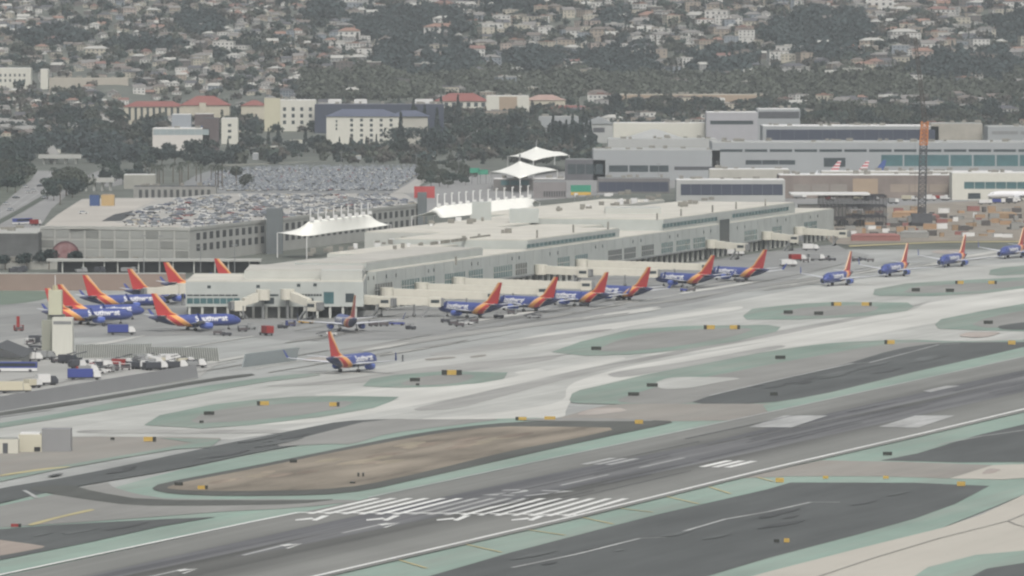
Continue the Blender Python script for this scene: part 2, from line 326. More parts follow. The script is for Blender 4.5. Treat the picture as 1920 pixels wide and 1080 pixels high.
# --- right of the runway
S('painted_shoulder', GREEN, [(500,1106),(1085,965),(1440,878),(1740,808),(1960,758),(1960,908),(1920,927),(1860,952),(1765,990),(1700,1008),(1615,1028),(1440,1073),(1300,1110)], 5, 0)
S('beige_taxiway', BEIGE, [(1300,1110),(1440,1072),(1615,1027),(1765,990),(1840,965),(1925,925),(1990,890),(2300,850),(2300,1110)], 6, 0)
S('asphalt_patch', DARK, [(700,1106),(795,1083),(960,1035),(1230,965),(1440,917),(1482,904.5),(1715,905),(1855,911),(1790,945),(1715,972),(1615,1000),(1440,1046),(1240,1106)], 7, 0)
S('asphalt_connector', BROWN, [(1380,897),(1460,880),(1540,863),(1700,866),(1862,872),(1778,897),(1640,893),(1480,893)], 7, 0)
S('asphalt_patch', DARK, [(1652,863),(1720,850),(1760,838),(1840,814),(1900,800),(1960,786),(1960,866),(1800,867)], 7, 0)
S('beige_taxiway', BEIGE, [(1780,897),(1862,872),(1960,869),(1960,893),(1880,899)], 8, 0)
S('painted_red_zone', PINK, [(1838,889),(1855,877),(1880,880),(1860,888)], 9)
S('painted_shoulder', GREEN, [(1700,1090),(1740,1063),(1830,1040),(1990,1026),(1990,1046),(1850,1066),(1770,1106)], 8, 0)
S('asphalt_patch', DARK, [(1770,1106),(1850,1066),(1990,1044),(1990,1106)], 9, 0)
def strip(name, m, pts, wd, layer):
    W = [G(*p) for p in pts]; a = []; b = []
    for i, p in enumerate(W):
        d = (W[min(i+1,len(W)-1)] - W[max(i-1,0)]).normalized(); n = Vector((-d.y, d.x, 0))*wd/2
        a.append(p+n); b.append(p-n)
    return sheet(name, [(p.x,p.y) for p in a] + [(p.x,p.y) for p in b[::-1]], zl(layer), m, 0, True)
CRK = mat_pave('joint_line', C(140,138,132,.9), var=.1)
strip('taxi_line', CRK, [(1530,1085),(1640,1048),(1760,1012),(1890,979),(1960,950)], 0.5, 9)
strip('taxi_line', CRK, [(1890,979),(1905,986),(1960,1000)], 0.5, 9)
strip('white_line', WHITED, [(960,1067),(1080,1042),(1200,1012),(1250,1010)], 0.9, 9)
strip('white_line', WHITED, [(1250,1008),(1360,976),(1440,962),(1520,944),(1575,944)], 0.9, 9)
strip('white_line', WHITED, [(1290,744),(1330,744),(1440,718),(1600,683)], 0.8, 10)
strip('white_line', WHITED, [(1590,684),(1630,682),(1760,648),(1800,646)], 0.8, 10)
strip('white_line', WHITED, [(45,922),(60,930),(68,936)], 1.0, 10)
strip('white_line', WHITED, [(1760,836),(1840,820),(1960,803)], 0.7, 9)
for a, b in (((1090,972),(1150,985)), ((985,995),(1060,1006)), ((1160,955),(1225,963)), ((1245,932),(1310,947)), ((1330,915),(1370,928)), ((860,1020),(940,1038)), ((740,1050),(800,1068)), ((1420,897),(1450,905))):
    strip('yellow_line', YEL, [a, b], 0.7, 9)
# --- the runway and its markings
S('runway', RUNW, [(-420,1172),(-60,1095),(480,978),(560,962),(1440,774),(1920,669),(2300,586),(2300,690),(1925,771),(1742,814),(1440,884),(1087,971),(604,1083),(300,1158)], 12, 0)
def lerp(a, b, t): return (a[0]+(b[0]-a[0])*t, a[1]+(b[1]-a[1])*t)
strip('runway_edge_line', WHITEP, [(-200,1124),(12,1079),(480,980),(560,964)], 1.0, 13)
strip('runway_edge_line', WHITED, [(690,936),(960,878),(1440,776),(1920,671),(2200,610)], 0.7, 13)
strip('runway_edge_line', WHITEP, [(500,1105),(1085,969),(1440,882),(1742,812),(1930,767),(2200,708)], 1.1, 13)
U = Vector((math.sin(TH), math.cos(TH), 0)); V = Vector((math.cos(TH), -math.sin(TH), 0))
def RW(s, t): return TC + U*s + V*t
def rbar(s0, s1, t0, t1, m=WHITEP, name='runway_bar', skew=0.0):
    q = [RW(s0,t0), RW(s0,t1), RW(s1,t1), RW(s1,t0)]
    sheet(name, [(p.x,p.y) for p in q], zl(13), m, 0, True)
strip('threshold_line', WHITEP, [(558,964.5),(822,966),(1082,969)], 1.9, 14)
for i in range(16):
    x0 = lerp((566,963),(1076,968),(i+0.26)/16); x1 = lerp((566,963),(1076,968),(i+0.68)/16)
    far0 = lerp((692,934),(1190,934.5),(i+0.26)/16); far1 = lerp((692,934),(1190,934.5),(i+0.68)/16)
    S('threshold_bar', WHITEP if i not in (6,7,8) else WHITED, [x0, x1, far1, far0], 13, 0)
for s0 in (-32,):
    for px in (596, 729, 861, 1001):
        p = G(px, 971); 
        S('threshold_arrow', WHITEP, [(px-12,975.5),(px+8,966.5),(px+22,966.5),(px-2,976)], 14, 0)
        S('threshold_arrow', WHITEP, [(px-42,974),(px-12,970.5),(px-5,973),(px-42,976)], 14, 0)
for a, b in (((642,1003),(728,984)), ((456,1045),(545,1023)), ((270,1088),(350,1070))):
    strip('arrow_shaft', WHITED, [a, b], 0.9, 13)
    S('arrow_head', WHITEP, [(b[0]-10,b[1]+5),(b[0]+22,b[1]-4),(b[0]+2,b[1]+3),(b[0]-4,b[1]+5)], 14, 0)
    S('arrow_head', WHITEP, [(b[0]-12,b[1]+1),(b[0]+22,b[1]-4),(b[0]-20,b[1]-1)], 14, 0)
def ground_text(txt, s0, t0, height, width, m):
    cu = bpy.data.curves.new('runway_number', 'FONT'); cu.body = txt; cu.size = 1.0; cu.align_x = 'CENTER'
    o = bpy.data.objects.new('tmp', cu); SC.collection.objects.link(o); bpy.context.view_layer.update()
    me = bpy.data.meshes.new_from_object(o); bpy.data.objects.remove(o); me.name = 'runway_number'
    h = max(v.co.y for v in me.vertices); wd = max(v.co.x for v in me.vertices) - min(v.co.x for v in me.vertices)
    for v in me.vertices:
        p = RW(s0 + v.co.y/h*height, t0 + v.co.x/wd*width); v.co = (p.x, p.y, 0.02+0.03*13)
    me.materials.clear(); me.materials.append(m); o = link('runway_number', me); o['kind'] = 'structure'
ground_text('27', 55, 0, 18, 16, WHITED)
for s0, s1, m in ((88,124,WHITED),(148,184,WHITED)): rbar(s0, s1, -0.45, 0.45, m, 'centre_dash')
rbar(560, 600, -0.45, 0.45, WHITED, 'centre_dash')
for k, t0 in enumerate((-16.5, -13.6, -10.7, 12.0, 15.0, 18.0)): rbar(155, 178, t0, t0+1.8, WHITEP if k > 2 else WHITED, 'touchdown_bar')
S('aiming_block', WHITED, [(1404,801),(1470,779),(1552,779),(1484,801)], 14, 0)
S('aiming_block', WHITED, [(1648,800),(1716,779),(1790,779),(1720,802)], 14, 0)
S('centre_dash', WHITED, [(1730,733),(1775,723),(1800,723),(1745,735)], 14, 0)

_r = random.Random(77)
STN = [mat_pave('stain_dark', C(138,138,134,.9), var=.2, scale=.2, along=.04), mat_pave('stain_pale', C(188,188,182,.9), var=.15, scale=.2, along=.04)]
for i in range(70):                  # long thin wheel tracks and washed patches
    px = _r.uniform(-40, 1900); t_ = px/1920; lo = 812 - 330*t_; hi = 640 - 150*t_; py = _r.uniform(hi, lo-20)
    ln = _r.uniform(60, 260); sl_ = -.17 + _r.gauss(0,.02)
    if i % 4: strip('wheel_track', STN[0] if _r.random() < .6 else STN[1], [(px,py),(px+ln*.5,py+ln*.5*sl_+_r.uniform(-1,1)),(px+ln,py+ln*sl_)], _r.uniform(.5,1.6), 4)
    else: S('washed_patch', STN[i//4 % 2], [(px,py),(px+ln*.3,py+ln*.3*sl_-3),(px+ln,py+ln*sl_),(px+ln*.6,py+ln*.6*sl_+3)], 4, 2)
RZ = mat_pave('rubber_zone', C(88,89,93,.85), var=.28, scale=.22, along=.02, patch=.06, worn=(C(124,125,123,.9),.8))
for s0, s1, ta, tb in ((-260,260,-13,-5),(-140,420,-6,4),(60,900,3,11),(200,1000,-14,-4),(340,1100,-4,6)):
    q = [RW(s0,(ta+tb)/2), RW(s0+(s1-s0)*.25,tb), RW(s0+(s1-s0)*.8,tb+1), RW(s1,(ta+tb)/2), RW(s0+(s1-s0)*.75,ta-1), RW(s0+(s1-s0)*.2,ta)]
    sheet('rubber_zone', chaikin([(p.x,p.y) for p in q],2), 0.02+0.03*12+0.006+0.002*len([o for o in bpy.data.objects if o.name.startswith('rubber_zone')]), RZ, 0, True)
for i in range(26):                  # rubber laid at touchdown
    s0 = _r.uniform(-40, 700); t0 = _r.gauss(0, 8); q = [RW(s0,t0), RW(s0+_r.uniform(40,160),t0+_r.gauss(0,.5))]
    sheet('tyre_mark', [(p.x,p.y) for p in (q[0], q[0]+V*_r.uniform(.3,.9), q[1]+V*.4, q[1])], zl(13), MATS['tyre_rubber'] if 'tyre_rubber' in MATS else mat_pave('tyre_rubber', C(84,85,87,.85), var=.2, scale=.3, along=.03), 0, True)

# dry grass and darker soil inside the dirt island
_g = [mat_pave('island_soil_dark', C(112,101,90,.9), var=.25, scale=.3, along=.15, worn=(C(150,138,124,.9),1.2)), mat_pave('island_dry_grass', C(132,128,108,.9), var=.2, scale=.3, along=.15, worn=(C(158,146,130,.9),1.2))]
for i in range(26):
    t_ = _r.random(); px = 400+700*t_; c_y = 905-110*t_ + _r.uniform(-16,16)*(1-abs(2*t_-1)); ln = _r.uniform(30,110)
    S('soil_patch', _g[i%2], [(px-ln/2,c_y+ln*.07),(px-ln*.1,c_y-3),(px+ln/2,c_y-ln*.08),(px+ln*.15,c_y+3)], 10, 2)

# mottled wear on the dark panels and shoulders
_m = [mat_pave('panel_wear_pale', C(96,99,98,.85), var=.2, scale=.3, along=.1), mat_pave('panel_wear_dark', C(84,86,86,.85), var=.2, scale=.3, along=.1)]
for x0, y0, x1, y1, n in ((1000,1050,1700,935,14),(1380,735,1800,665,12),(60,905,560,820,10),(20,1010,280,985,5)):
    for i in range(n):
        t_ = _r.random(); px = x0+(x1-x0)*t_; py = y0+(y1-y0)*t_+_r.uniform(-14,14)*(abs(y1-y0)/110); ln = _r.uniform(20,120)
        S('worn_patch', _m[i%2], [(px-ln/2,py+ln*.10),(px-ln*.1,py-1.5),(px+ln/2,py-ln*.10),(px+ln*.1,py+1.5)], 11, 2)
# ================================================ BUILDINGS
GLASS = mat('window_dark', C(70,80,84,.7), rough=0.25, var=0.25, scale=0.4)
TEAL  = mat('window_teal', C(78,112,116,.8), rough=0.2, var=0.2, scale=0.15)
TGREY = mat('terminal_wall', C(184,189,185), var=0.07, scale=0.12)
TPALE = mat('terminal_pale_wall', C(192,194,188), var=0.04, scale=0.2)
TROOF = mat('terminal_roof', C(208,205,194), var=0.12, scale=0.06)
TROOF2= mat('terminal_roof_grey', C(190,188,180), var=0.08, scale=0.05)
GRIME = mat('rooftop_plant_grey', C(140,138,130), var=0.25, scale=0.5)
CREAM = mat('cream_metal', C(212,209,196), var=0.04, scale=0.5)
WHITE = mat('white_metal', C(228,228,226), rough=0.4, var=0.03, scale=0.5)
BLACK = mat('rubber_black', (0.03,0.03,0.032), var=0.1)
DGREY = mat('dark_grey_metal', C(86,88,92), var=0.15, scale=0.5)
MGREY = mat('mid_grey_metal', C(136,138,138), var=0.12, scale=0.5)
GCONC = mat('garage_concrete', C(178,179,174), var=0.08, scale=0.08)
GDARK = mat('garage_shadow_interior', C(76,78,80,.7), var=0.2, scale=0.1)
T2C   = mat('far_terminal_wall', C(160,164,166), var=0.04, scale=0.06)
T2R   = mat('far_terminal_roof', C(176,178,176), var=0.06, scale=0.05)
WHTB  = mat('white_plaster', C(212,211,200), var=0.03, scale=0.3)
CRMB  = mat('cream_plaster', C(196,190,172), var=0.06, scale=0.3)
REDR  = mat('red_tile_roof', C(142,90,84), var=0.10, scale=0.3)
NAVY  = mat('slate_blue_cladding', C(66,72,88), var=0.08, scale=0.1)
BROWNB= mat('brown_brick', C(98,88,88), var=0.12, scale=0.3)
TANB  = mat('tan_render', C(170,152,132), var=0.08, scale=0.1)
WHROOF= mat('white_roof', C(224,224,222), var=0.05, scale=0.3)
def sc(Y): return FPX/Y
def bldg(name, label, cat, px0, px1, by, ty, depth, wall=WHTB, roof=TROOF2, rot=0, kind='flat', wins=None, rh=3.0, group=None, z0=None, extra=None, rooflow=0.4, zb=None):
    a = HIT((px0+px1)/2, by) if zb is None else G((px0+px1)/2, by, zb); Y = a.y; s = sc(Y); W = (px1-px0)/s; h = ZAT(ty, Y) - a.z
    if kind != 'flat': h -= rh
    h = max(h, 1.5)
    t = thing(name, label, cat, (a.x, a.y, a.z if z0 is None else z0), rot, group)
    m = MB(); m.box(-W/2, W/2, 0, depth, -6 if by < 330 and zb is None else 0, h); m.build('wall', wall, t)
    r = MB()
    if kind == 'flat':
        r.box(-W/2+.4, W/2-.4, .4, depth-.4, h+.004, h+rooflow)
        if W > 25:
            rr = random.Random(int(px0*7+by))
            for _ in range(int(W/7)): 
                x = rr.uniform(-W/2+2, W/2-4); y = rr.uniform(2, depth-4); r.box(x, x+rr.uniform(1.5,4), y, y+2.5, h+rooflow+.002, h+rooflow+rr.uniform(.8,2), 1)
        r.build('roof', [roof, GRIME], t)
    else: r.hip(-W/2, W/2, 0, depth, h+.003, rh, .8, gable=(kind == 'gable')); r.build('roof', roof, t)
    if wins:
        for (u0, u1, v0, v1, nx, ny, fx, fy, mm) in wins:          # fractions of width and height, counts, fill
            me = None
            for i in range(nx):
                for j in range(ny):
                    cw = (u1-u0)*W/nx; ch = (v1-v0)*h/ny
                    if me is None:
                        q = MB(); q.box(-cw*fx/2, cw*fx/2, -0.06, 0.0, -ch*fy/2, ch*fy/2); me = q.mesh('window', mm)
                    link('window', me, t, (-W/2 + u0*W + (i+.5)*cw, -0.005, v0*h + (j+.5)*ch))
    if extra: extra(t, W, h, depth)
    return t
def prism_px(name, poly, z, z0, mats, parent=None, roofname='roof', roofmat=None, th=0.5):
    P = [G(p[0], p[1], z) for p in poly]; pts = [(p.x, p.y) for p in P]
    ar = sum(pts[i][0]*pts[(i+1)%len(pts)][1]-pts[(i+1)%len(pts)][0]*pts[i][1] for i in range(len(pts)))
    if ar < 0: pts = pts[::-1]
    o = MB().prism(pts, z0, z).build(name, mats, parent)
    if roofmat:
        c = Vector((sum(p[0] for p in pts)/len(pts), sum(p[1] for p in pts)/len(pts))); q = [tuple(c + (Vector(p)-c)*0.985) for p in pts]
        MB().prism(q, z+.004, z+th).build(roofname, roofmat, parent)
    return o

# ------------------------------------------------ terminal beside the gates (local x runs along its face, y to its back)
TB = math.radians(15.1); P0 = G(690, 583)
TT = thing('terminal_building', 'long pale grey terminal with flat cream roofs behind the row of parked jets', 'terminal', P0, math.pi/2 - TB)
ux, uy = math.sin(TB), math.cos(TB)
def tpx(px, off=0.0):
    k = (px-960)/FPX; x0 = P0.x - uy*off; y0 = P0.y + ux*off; c = math.cos(PITCH)
    return (k*(y0*c) - x0)/(ux - k*uy*c)   # plane through the camera at that column, near enough on level ground
def TW(x, y, z=0): return Vector((P0.x + ux*x - uy*y, P0.y + uy*x + ux*y, z))
L = tpx(1552)
def tbox(nm, x0, x1, y0, y1, z0, z1, wm=TGREY, rm=TROOF, th=0.35):
    MB().box(x0, x1, y0, y1, z0, z1).build(nm, wm, TT)
    if rm: MB().box(x0+.5, x1-.5, y0+.5, y1-.5, z1+.004, z1+th).build('roof', rm, TT)
m = MB(); m.box(0, L, -3, 24, 4.2, 13.6); m.build('front_wall', TGREY, TT)
MB().box(.5, L-.5, -2.5, 23.5, 13.604, 13.95).build('roof', TROOF, TT)
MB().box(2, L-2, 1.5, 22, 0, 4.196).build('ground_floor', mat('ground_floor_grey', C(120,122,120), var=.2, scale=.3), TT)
xs = []
for x in np.arange(3, L-3, 9.0):
    MB().box(x, x+.9, -2.6, -1.7, 0, 4.196).build('column', TPALE, TT)
for a, b in ((702,735),(752,786),(790,815),(833,872),(878,905),(925,960),(966,988),(1045,1068),(1078,1102),(1140,1166),(1170,1192),(1203,1226),(1240,1262),(1268,1294),(1300,1322),(1396,1420),(1448,1466),(1508,1532)):
    x0, x1 = tpx(a,-3), tpx(b,-3); q = MB().box(x0, x1, -3.08, -3.003, 5.2, 9.4); o = q.build('window', TEAL if (a*7)%3 else GLASS, TT)
    k = MB(); nn = max(2, int((x1-x0)/3))
    for i in range(nn+1):
        xx = x0+(x1-x0)*i/nn; k.box(xx-.12, xx+.12, -3.16, -3.082, 5.2, 9.4)
    k.box(x0, x1, -3.16, -3.082, 7.2, 7.4); k.build('mullion', TPALE, o)
DOT = MB().box(-.65, .65, -3.07, -3.003, -.65, .65).mesh('window', GLASS)
for px, py in ((690,522),(700,521),(724,518),(742,516),(803,508),(813,506),(884,495),(896,494),(960,485),(973,483),(1031,476),(1046,474),(1117,463),(1130,461),(1187,453),(1202,451),(1256,444),(1271,442),(1320,435),(1333,433),(1383,427),(1397,425),(1458,414),(1474,412),(1520,407),(1534,405)):
    x = tpx(px,-3); link('window', DOT, TT, (x, 0, ZAT(py, TW(x,-3).y)))
for x in np.arange(12, L-3, 12.5): MB().box(x, x+.16, -3.06, -3.003, 9.8, 13.5).build('panel_joint', MGREY, TT)
MB().box(0, L, -3.3, -3.003, 4.2, 4.7).build('base_ledge', MGREY, TT)
# tall dark stair opening
x0, x1 = tpx(1350,-3), tpx(1368,-3); MB().box(x0, x1, -3.1, -3.003, 3.5, 15.6).build('stair_glazing', GLASS, TT)
# upper blocks
tbox('upper_block', -2, tpx(905), 0, 26, 13.952, 16.6, TGREY, TROOF2)
tbox('upper_block', tpx(985), tpx(1157), -1, 52, 13.952, 17.2, TGREY, TROOF)
tbox('upper_block', tpx(1240), tpx(1487), -1, 52, 13.952, 18.4, TGREY, TROOF)
for a, b, z0, z1 in ((986,1155,14.5,16.0),(1241,1346,15.2,16.9),(1372,1480,15.5,17.2)):
    x0, x1 = tpx(a,-1)+1, tpx(b,-1)-1; o = MB().box(x0, x1, -1.12, -1.003, z0, z1).build('clerestory_window', TEAL, TT)
    k = MB(); n = int((x1-x0)/6)
    for i in range(n+1): xx = x0+(x1-x0)*i/n; k.box(xx-.15, xx+.15, -1.2, -1.122, z0, z1)
    k.box(x0, x1, -1.19, -1.13, z1-.12, z1-.02); k.build('mullion', TGREY, o)
for a, b in ((806,840),(845,872),(880,916)):
    x0, x1 = tpx(a, 24), tpx(b, 24); MB().box(x0, x1, 23.2, 23.9, 17.0, 18.2).build('rooftop_screen', GRIME, TT)
tbox('rear_hall', 296, tpx(1487)-20, 52.1, 88, 0, 16.8, TPALE, TROOF)
tbox('rear_hall', tpx(860), tpx(985)-.1, 26.2, 50, 0, 15.2, TPALE, TROOF)
tbox('rear_hall', tpx(1158)+.1, tpx(1240)-.1, 24.2, 52, 0, 16.0, TPALE, TROOF)
tbox('rear_hall', 55, tpx(860)-.1, 26.2, 56, 0, 13.0, TGREY, TROOF2)
# roof penthouses and plant
def roofpx(px0, px1, py, z, h, d, nm, mm):     # a box on the roof, found through its front base pixel
    p = G((px0+px1)/2, py, z); q = p - P0; x = q.x*ux + q.y*uy; y = -q.x*uy + q.y*ux; wd = (px1-px0)/sc(p.y)
    o = MB().box(-wd/2, wd/2, 0, d, 0, h).build(nm, mm, TT); o.location = (x, y, z+.01); o.rotation_euler = (0,0,-(math.pi/2-TB)); return o
roofpx(885, 921, 413, 17.1, 7.5, 9, 'penthouse', TGREY); roofpx(955, 1010, 418, 17.1, 5.5, 12, 'penthouse', TGREY)
roofpx(1135, 1240, 408, 17.1, 4, 22, 'penthouse', TPALE)
rr = random.Random(3)
for (a, b, y0, y1, n, z) in ((1040,1240,396,374,22,17.2),(700,980,470,435,10,17.2),(1100,1180,372,362,6,15.9),(1265,1345,388,372,9,18.9),(800,860,424,414,5,17.2),(870,910,420,412,5,17.2),(640,770,470,452,12,13.4),(560,640,480,470,6,13.4),(1060,1090,372,366,3,17.2),(1215,1240,375,366,3,18.9)):
    for i in range(n):
        t = rr.random(); roofpx(a+(b-a)*t, a+(b-a)*t+rr.uniform(5,13), y0+(y1-y0)*t+rr.uniform(-2,2), z, rr.uniform(.8,2.2), rr.uniform(2,5), 'rooftop_unit', GRIME if rr.random()<.75 else WHROOF)
for px, py, z in ((1007,446,17.6),(1075,436,17.6),(1140,430,17.6),(1232,413,18.9),(1277,405,18.9),(1336,398,18.9),(1380,392,18.9),(1435,386,18.9),(795,418,17.2),(855,497,14.0)):
    p = G(px, py, z); q = p - P0; x = q.x*ux+q.y*uy; y = -q.x*uy+q.y*ux; MB().box(x-.3, x+.3, y-.3, y+.3, z, z+3).build('rooftop_mast', GRIME, TT)
# ------------------------------------------------ round-ended pier at the near end
PT = thing('terminal_pier', 'low pale pier with green glazed strips at the near end of the terminal', 'pier', G(520, 597))
A = P0 - Vector(PT.location); PL = Vector(PT.location)
def pp(px, py, z=0): q = G(px, py, z) - PL; return (q.x, q.y)
Yp = PL.y; S1 = sc(Yp)
def xp(px): return (px-520)/S1
MB().box(xp(348), xp(690)-1.5, 0, 62, 4.0, 12.4).build('wall', TGREY, PT)
MB().box(xp(349), xp(689)-1.5, .5, 61.5, 12.404, 12.8).build('roof', TROOF, PT)
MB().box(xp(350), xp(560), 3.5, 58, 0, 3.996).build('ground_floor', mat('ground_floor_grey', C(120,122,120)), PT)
MB().box(xp(455), xp(690)-2, 14, 60, 12.804, 15.6).build('upper_wall', TPALE, PT)
MB().box(xp(457), xp(688)-2, 14.5, 59.5, 15.604, 16).build('roof', TROOF2, PT)
MB().box(xp(602), xp(690)-2, 2, 13.8, 12.804, 16.2).build('upper_wall', TPALE, PT)
for a, b, z0, z1, mm in ((350,446,7.6,8.2,GLASS),(350,450,5.0,7.0,TEAL),(491,522,7.6,8.2,GLASS),(493,514,4.9,7.1,GLASS),(560,604,7.6,8.4,GLASS),(566,588,5.2,6.9,GLASS),(607,626,5.0,9.0,TEAL),(648,664,5.5,8.5,GLASS)):
    o = MB().box(xp(a), xp(b), -.08, -.003, z0, z1).build('window', mm, PT)
    if b-a > 40:
        k = MB()
        for i in range(9): xx = xp(a)+(xp(b)-xp(a))*i/8; k.box(xx-.1, xx+.1, -.16, -.082, z0, z1)
        k.box(xp(a), xp(b), -.15, -.09, z1-.1, z1-.02); k.build('mullion', TPALE, o)
for px, py in ((392,538),(484,537),(560,535),(591,534)): z = ZAT(py, Yp); MB().box(xp(px)-.6, xp(px)+.6, -.07, -.003, z-.5, z+.5).build('window', GLASS, PT)
for px in range(355, 690, 24): MB().box(xp(px)-.4, xp(px)+.4, .3, 1.1, 0, 3.996).build('column', TPALE, PT)

# ------------------------------------------------ jet bridges
def jet_bridge(A, B, label, zA=5.6, zB=4.8, w=3.0):
    A = Vector(A); B = Vector(B); d = (B-A); Ln = d.length; rz = math.atan2(d.y, d.x)
    t = thing('jet_bridge', label, 'jet bridge', (A.x, A.y, 0), rz, 'cream jet bridges between terminal and jets')
    MB().rod((0,0,zA-1.8),(0,0,zA+1.8), 2.4, 14).build('rotunda', CREAM, t)
    MB().rod((0,0,0),(0,0,zA-1.81), .5, 8).build('rotunda_column', MGREY, t)
    n = 3; x = 2.2
    for i in range(n):
        x1 = 2.2 + (Ln-6.2)*(i+1)/n; q = MB(); k = 1 - .07*i; za = zA+(zB-zA)*x/Ln; zb = zA+(zB-zA)*x1/Ln; hw = w/2*k; hh = 1.5*k
        q.add([(x,-hw,za-hh),(x1,-hw,zb-hh),(x1,hw,zb-hh),(x,hw,za-hh),(x,-hw,za+hh),(x1,-hw,zb+hh),(x1,hw,zb+hh),(x,hw,za+hh)], [(0,3,2,1),(4,5,6,7),(0,1,5,4),(1,2,6,5),(2,3,7,6),(3,0,4,7)])
        q.build('tunnel', CREAM, t); x = x1 - .6 if i < n-1 else x1
    c = MB().box(x+.01, Ln, -2.0, 2.0, zB-1.6, zB+1.7).build('cab', CREAM, t)
    MB().box(x+.6, Ln-.5, -2.07, -2.003, zB-.2, zB+.9).build('cab_window', GLASS, c)
    MB().box(Ln+.003, Ln+1.0, -1.7, 1.7, zB-1.2, zB+1.4).build('canopy', MGREY, t)
    g = MB(); xx = Ln*.72; zz = zA+(zB-zA)*.72-1.42
    for s in (-1, 1): g.rod((xx, s*1.9, .9), (xx, s*1.9, zz+.4), .28, 6)
    g.box(xx-.35, xx+.35, -2.1, 2.1, .5, .9); g.box(xx-.3, xx+.3, -2.2, 2.2, zz+.1, zz+.45); g.build('lift_frame', MGREY, t)
    for s in (-1, 1): MB().rod((xx, s*1.2-.25, .6), (xx, s*1.2+.25, .6), .6, 10).build('wheel', BLACK, t)
    q = MB(); q.add([(x-3,-2.1,0),(x-2,-2.1,0),(x-2,-3.2,0),(x-3,-3.2,0),(x-.2,-2.1,zB-1.5),(x+.5,-2.1,zB-1.5),(x+.5,-3.2,zB-1.5),(x-.2,-3.2,zB-1.5)], [(0,3,2,1),(4,5,6,7),(0,1,5,4),(1,2,6,5),(2,3,7,6),(3,0,4,7)]); q.build('stairs', MGREY, t)
    return t

# ------------------------------------------------ parking garage
GT = thing('parking_garage', 'large grey concrete parking garage with cars on its roof, left of the terminal', 'garage', G(355, 487))
GP = Vector(GT.location); GZ = 13.4
gp = [(75,428),(355,431),(792,384),(760,362),(420,362),(330,370),(215,371),(152,373),(108,401)]
gw = [G(p[0], p[1], GZ) - GP for p in gp]; gw = [(q.x, q.y) for q in gw][::-1]
MB().prism(gw, 0, GZ-.3).build('wall', GCONC, GT)
c_ = Vector((sum(p[0] for p in gw)/len(gw), sum(p[1] for p in gw)/len(gw)))
MB().prism([tuple(c_+(Vector(p)-c_)*.992) for p in gw], GZ-.296, GZ-.05).build('roof_deck', mat('roof_deck', C(176,174,168), var=.12, scale=.05), GT)
_ga, _gb = G(gp[1][0], gp[1][1], GZ), G(gp[2][0], gp[2][1], GZ)
def gseg(t): q = _ga.lerp(_gb, t); return PIX(q)
def edge_band(a, b, z0, z1, off0, off1, nm, mm, parent=GT):     # a thin box standing along the wall between two roof pixels
    p = G(a[0], a[1], GZ)-GP; q = G(b[0], b[1], GZ)-GP; p.z = q.z = 0; d = (q-p).normalized(); n = Vector((d.y, -d.x, 0))
    if n.dot(Vector((0,-1,0))+Vector((.6,0,0))) < 0: n = -n
    m = MB(); pts = [p+n*off0, q+n*off0, q+n*off1, p+n*off1]; m.prism([(v.x, v.y) for v in pts], z0, z1); 
    return m.build(nm, mm, parent)
edge_band(gp[0], gp[1], GZ-.29, GZ+1.0, .01, .3, 'parapet', GCONC); edge_band(gp[1], gp[2], GZ-.29, GZ+1.0, .01, .3, 'parapet', GCONC)
MESHP = mat('perforated_screen', C(158,160,156), var=.05, scale=.2)
SEAM = mat('screen_seam', C(186,187,182), var=.03)
for j, (z0, z1) in enumerate(((9.6,12.6),(5.4,8.6),(1.6,4.6))):
    for i in range(10):
        a = lerp(gp[0], gp[1], (i+.08)/10); b = lerp(gp[0], gp[1], (i+.92)/10)
        edge_band(a, b, z0, z1, .02, .16, 'screen_panel', mat('perforated_screen_dark', C(134,136,132), var=.1, scale=.2) if (i*3+j) % 4 == 1 else MESHP)
for i in range(11): edge_band(lerp(gp[0],gp[1],max(0,(i-.03)/10)), lerp(gp[0],gp[1],min(1,(i+.03)/10)), .3, GZ-.3, .02, .35, 'pilaster', SEAM)
n = 38
for i in range(n):
    a = gseg((i+.28)/n*.97+.02); b = gseg((i+.80)/n*.97+.02)
    for z0, z1 in ((8.9,11.8),(4.3,7.2)): edge_band(a, b, z0, z1, .004, .08, 'opening', GDARK)
for (a, b) in (((500,417),(530,414)), ((783,385),(800,383))):
    p = G(a[0], a[1], GZ)-GP; w_ = (b[0]-a[0])/sc(p.y+GP.y); MB().box(p.x, p.x+w_, p.y-3, p.y+5, 0, GZ+6).build('stair_tower', mat('stair_tower_grey', C(110,116,118), var=.1), GT)
for px, py in ((355,431),):
    pass
p = G(797, 384, GZ)-GP; MB().box(p.x-5, p.x+4.5, p.y-3.3, p.y-3.02, GZ+3.2, GZ+8.6).build('red_sign_panel', mat('red_panel', C(184,84,84), var=.08), GT)
# ramp with a curved ground patch left of the garage
RAMPC = mat_pave('ramp_concrete', C(178,174,166,.9), var=0.06, scale=0.05, along=0.3, patch=0.06)
def deckpoly(name, poly, z, m, kind='structure', top=None):
    P = [G(p[0], p[1], z) for p in poly]; pts = [(q.x,q.y) for q in P]
    ar = sum(pts[i][0]*pts[(i+1)%len(pts)][1]-pts[(i+1)%len(pts)][0]*pts[i][1] for i in range(len(pts)))
    if ar < 0: pts = pts[::-1]
    o = MB().prism(pts, z-.04, top or z).build(name, m); o['kind'] = kind; return o
deckpoly('ramp', chaikin([(76,428.4),(109,401.5),(153,374),(216,372),(300,372),(262,388),(232,400),(205,412),(222,419),(350,424),(352,430.5)],1), GZ, RAMPC, top=GZ+.02)
ROADM = mat_pave('road_asphalt', C(140,140,139,.9), var=0.06, scale=0.05, along=0.1, patch=0.05)
S('road', ROADM, [(-80,452),(-80,424),(0,387),(30,361),(57,339),(72,318),(95,300),(150,294),(172,300),(150,322),(122,345),(95,357),(37,391),(0,411)], 1, 0)
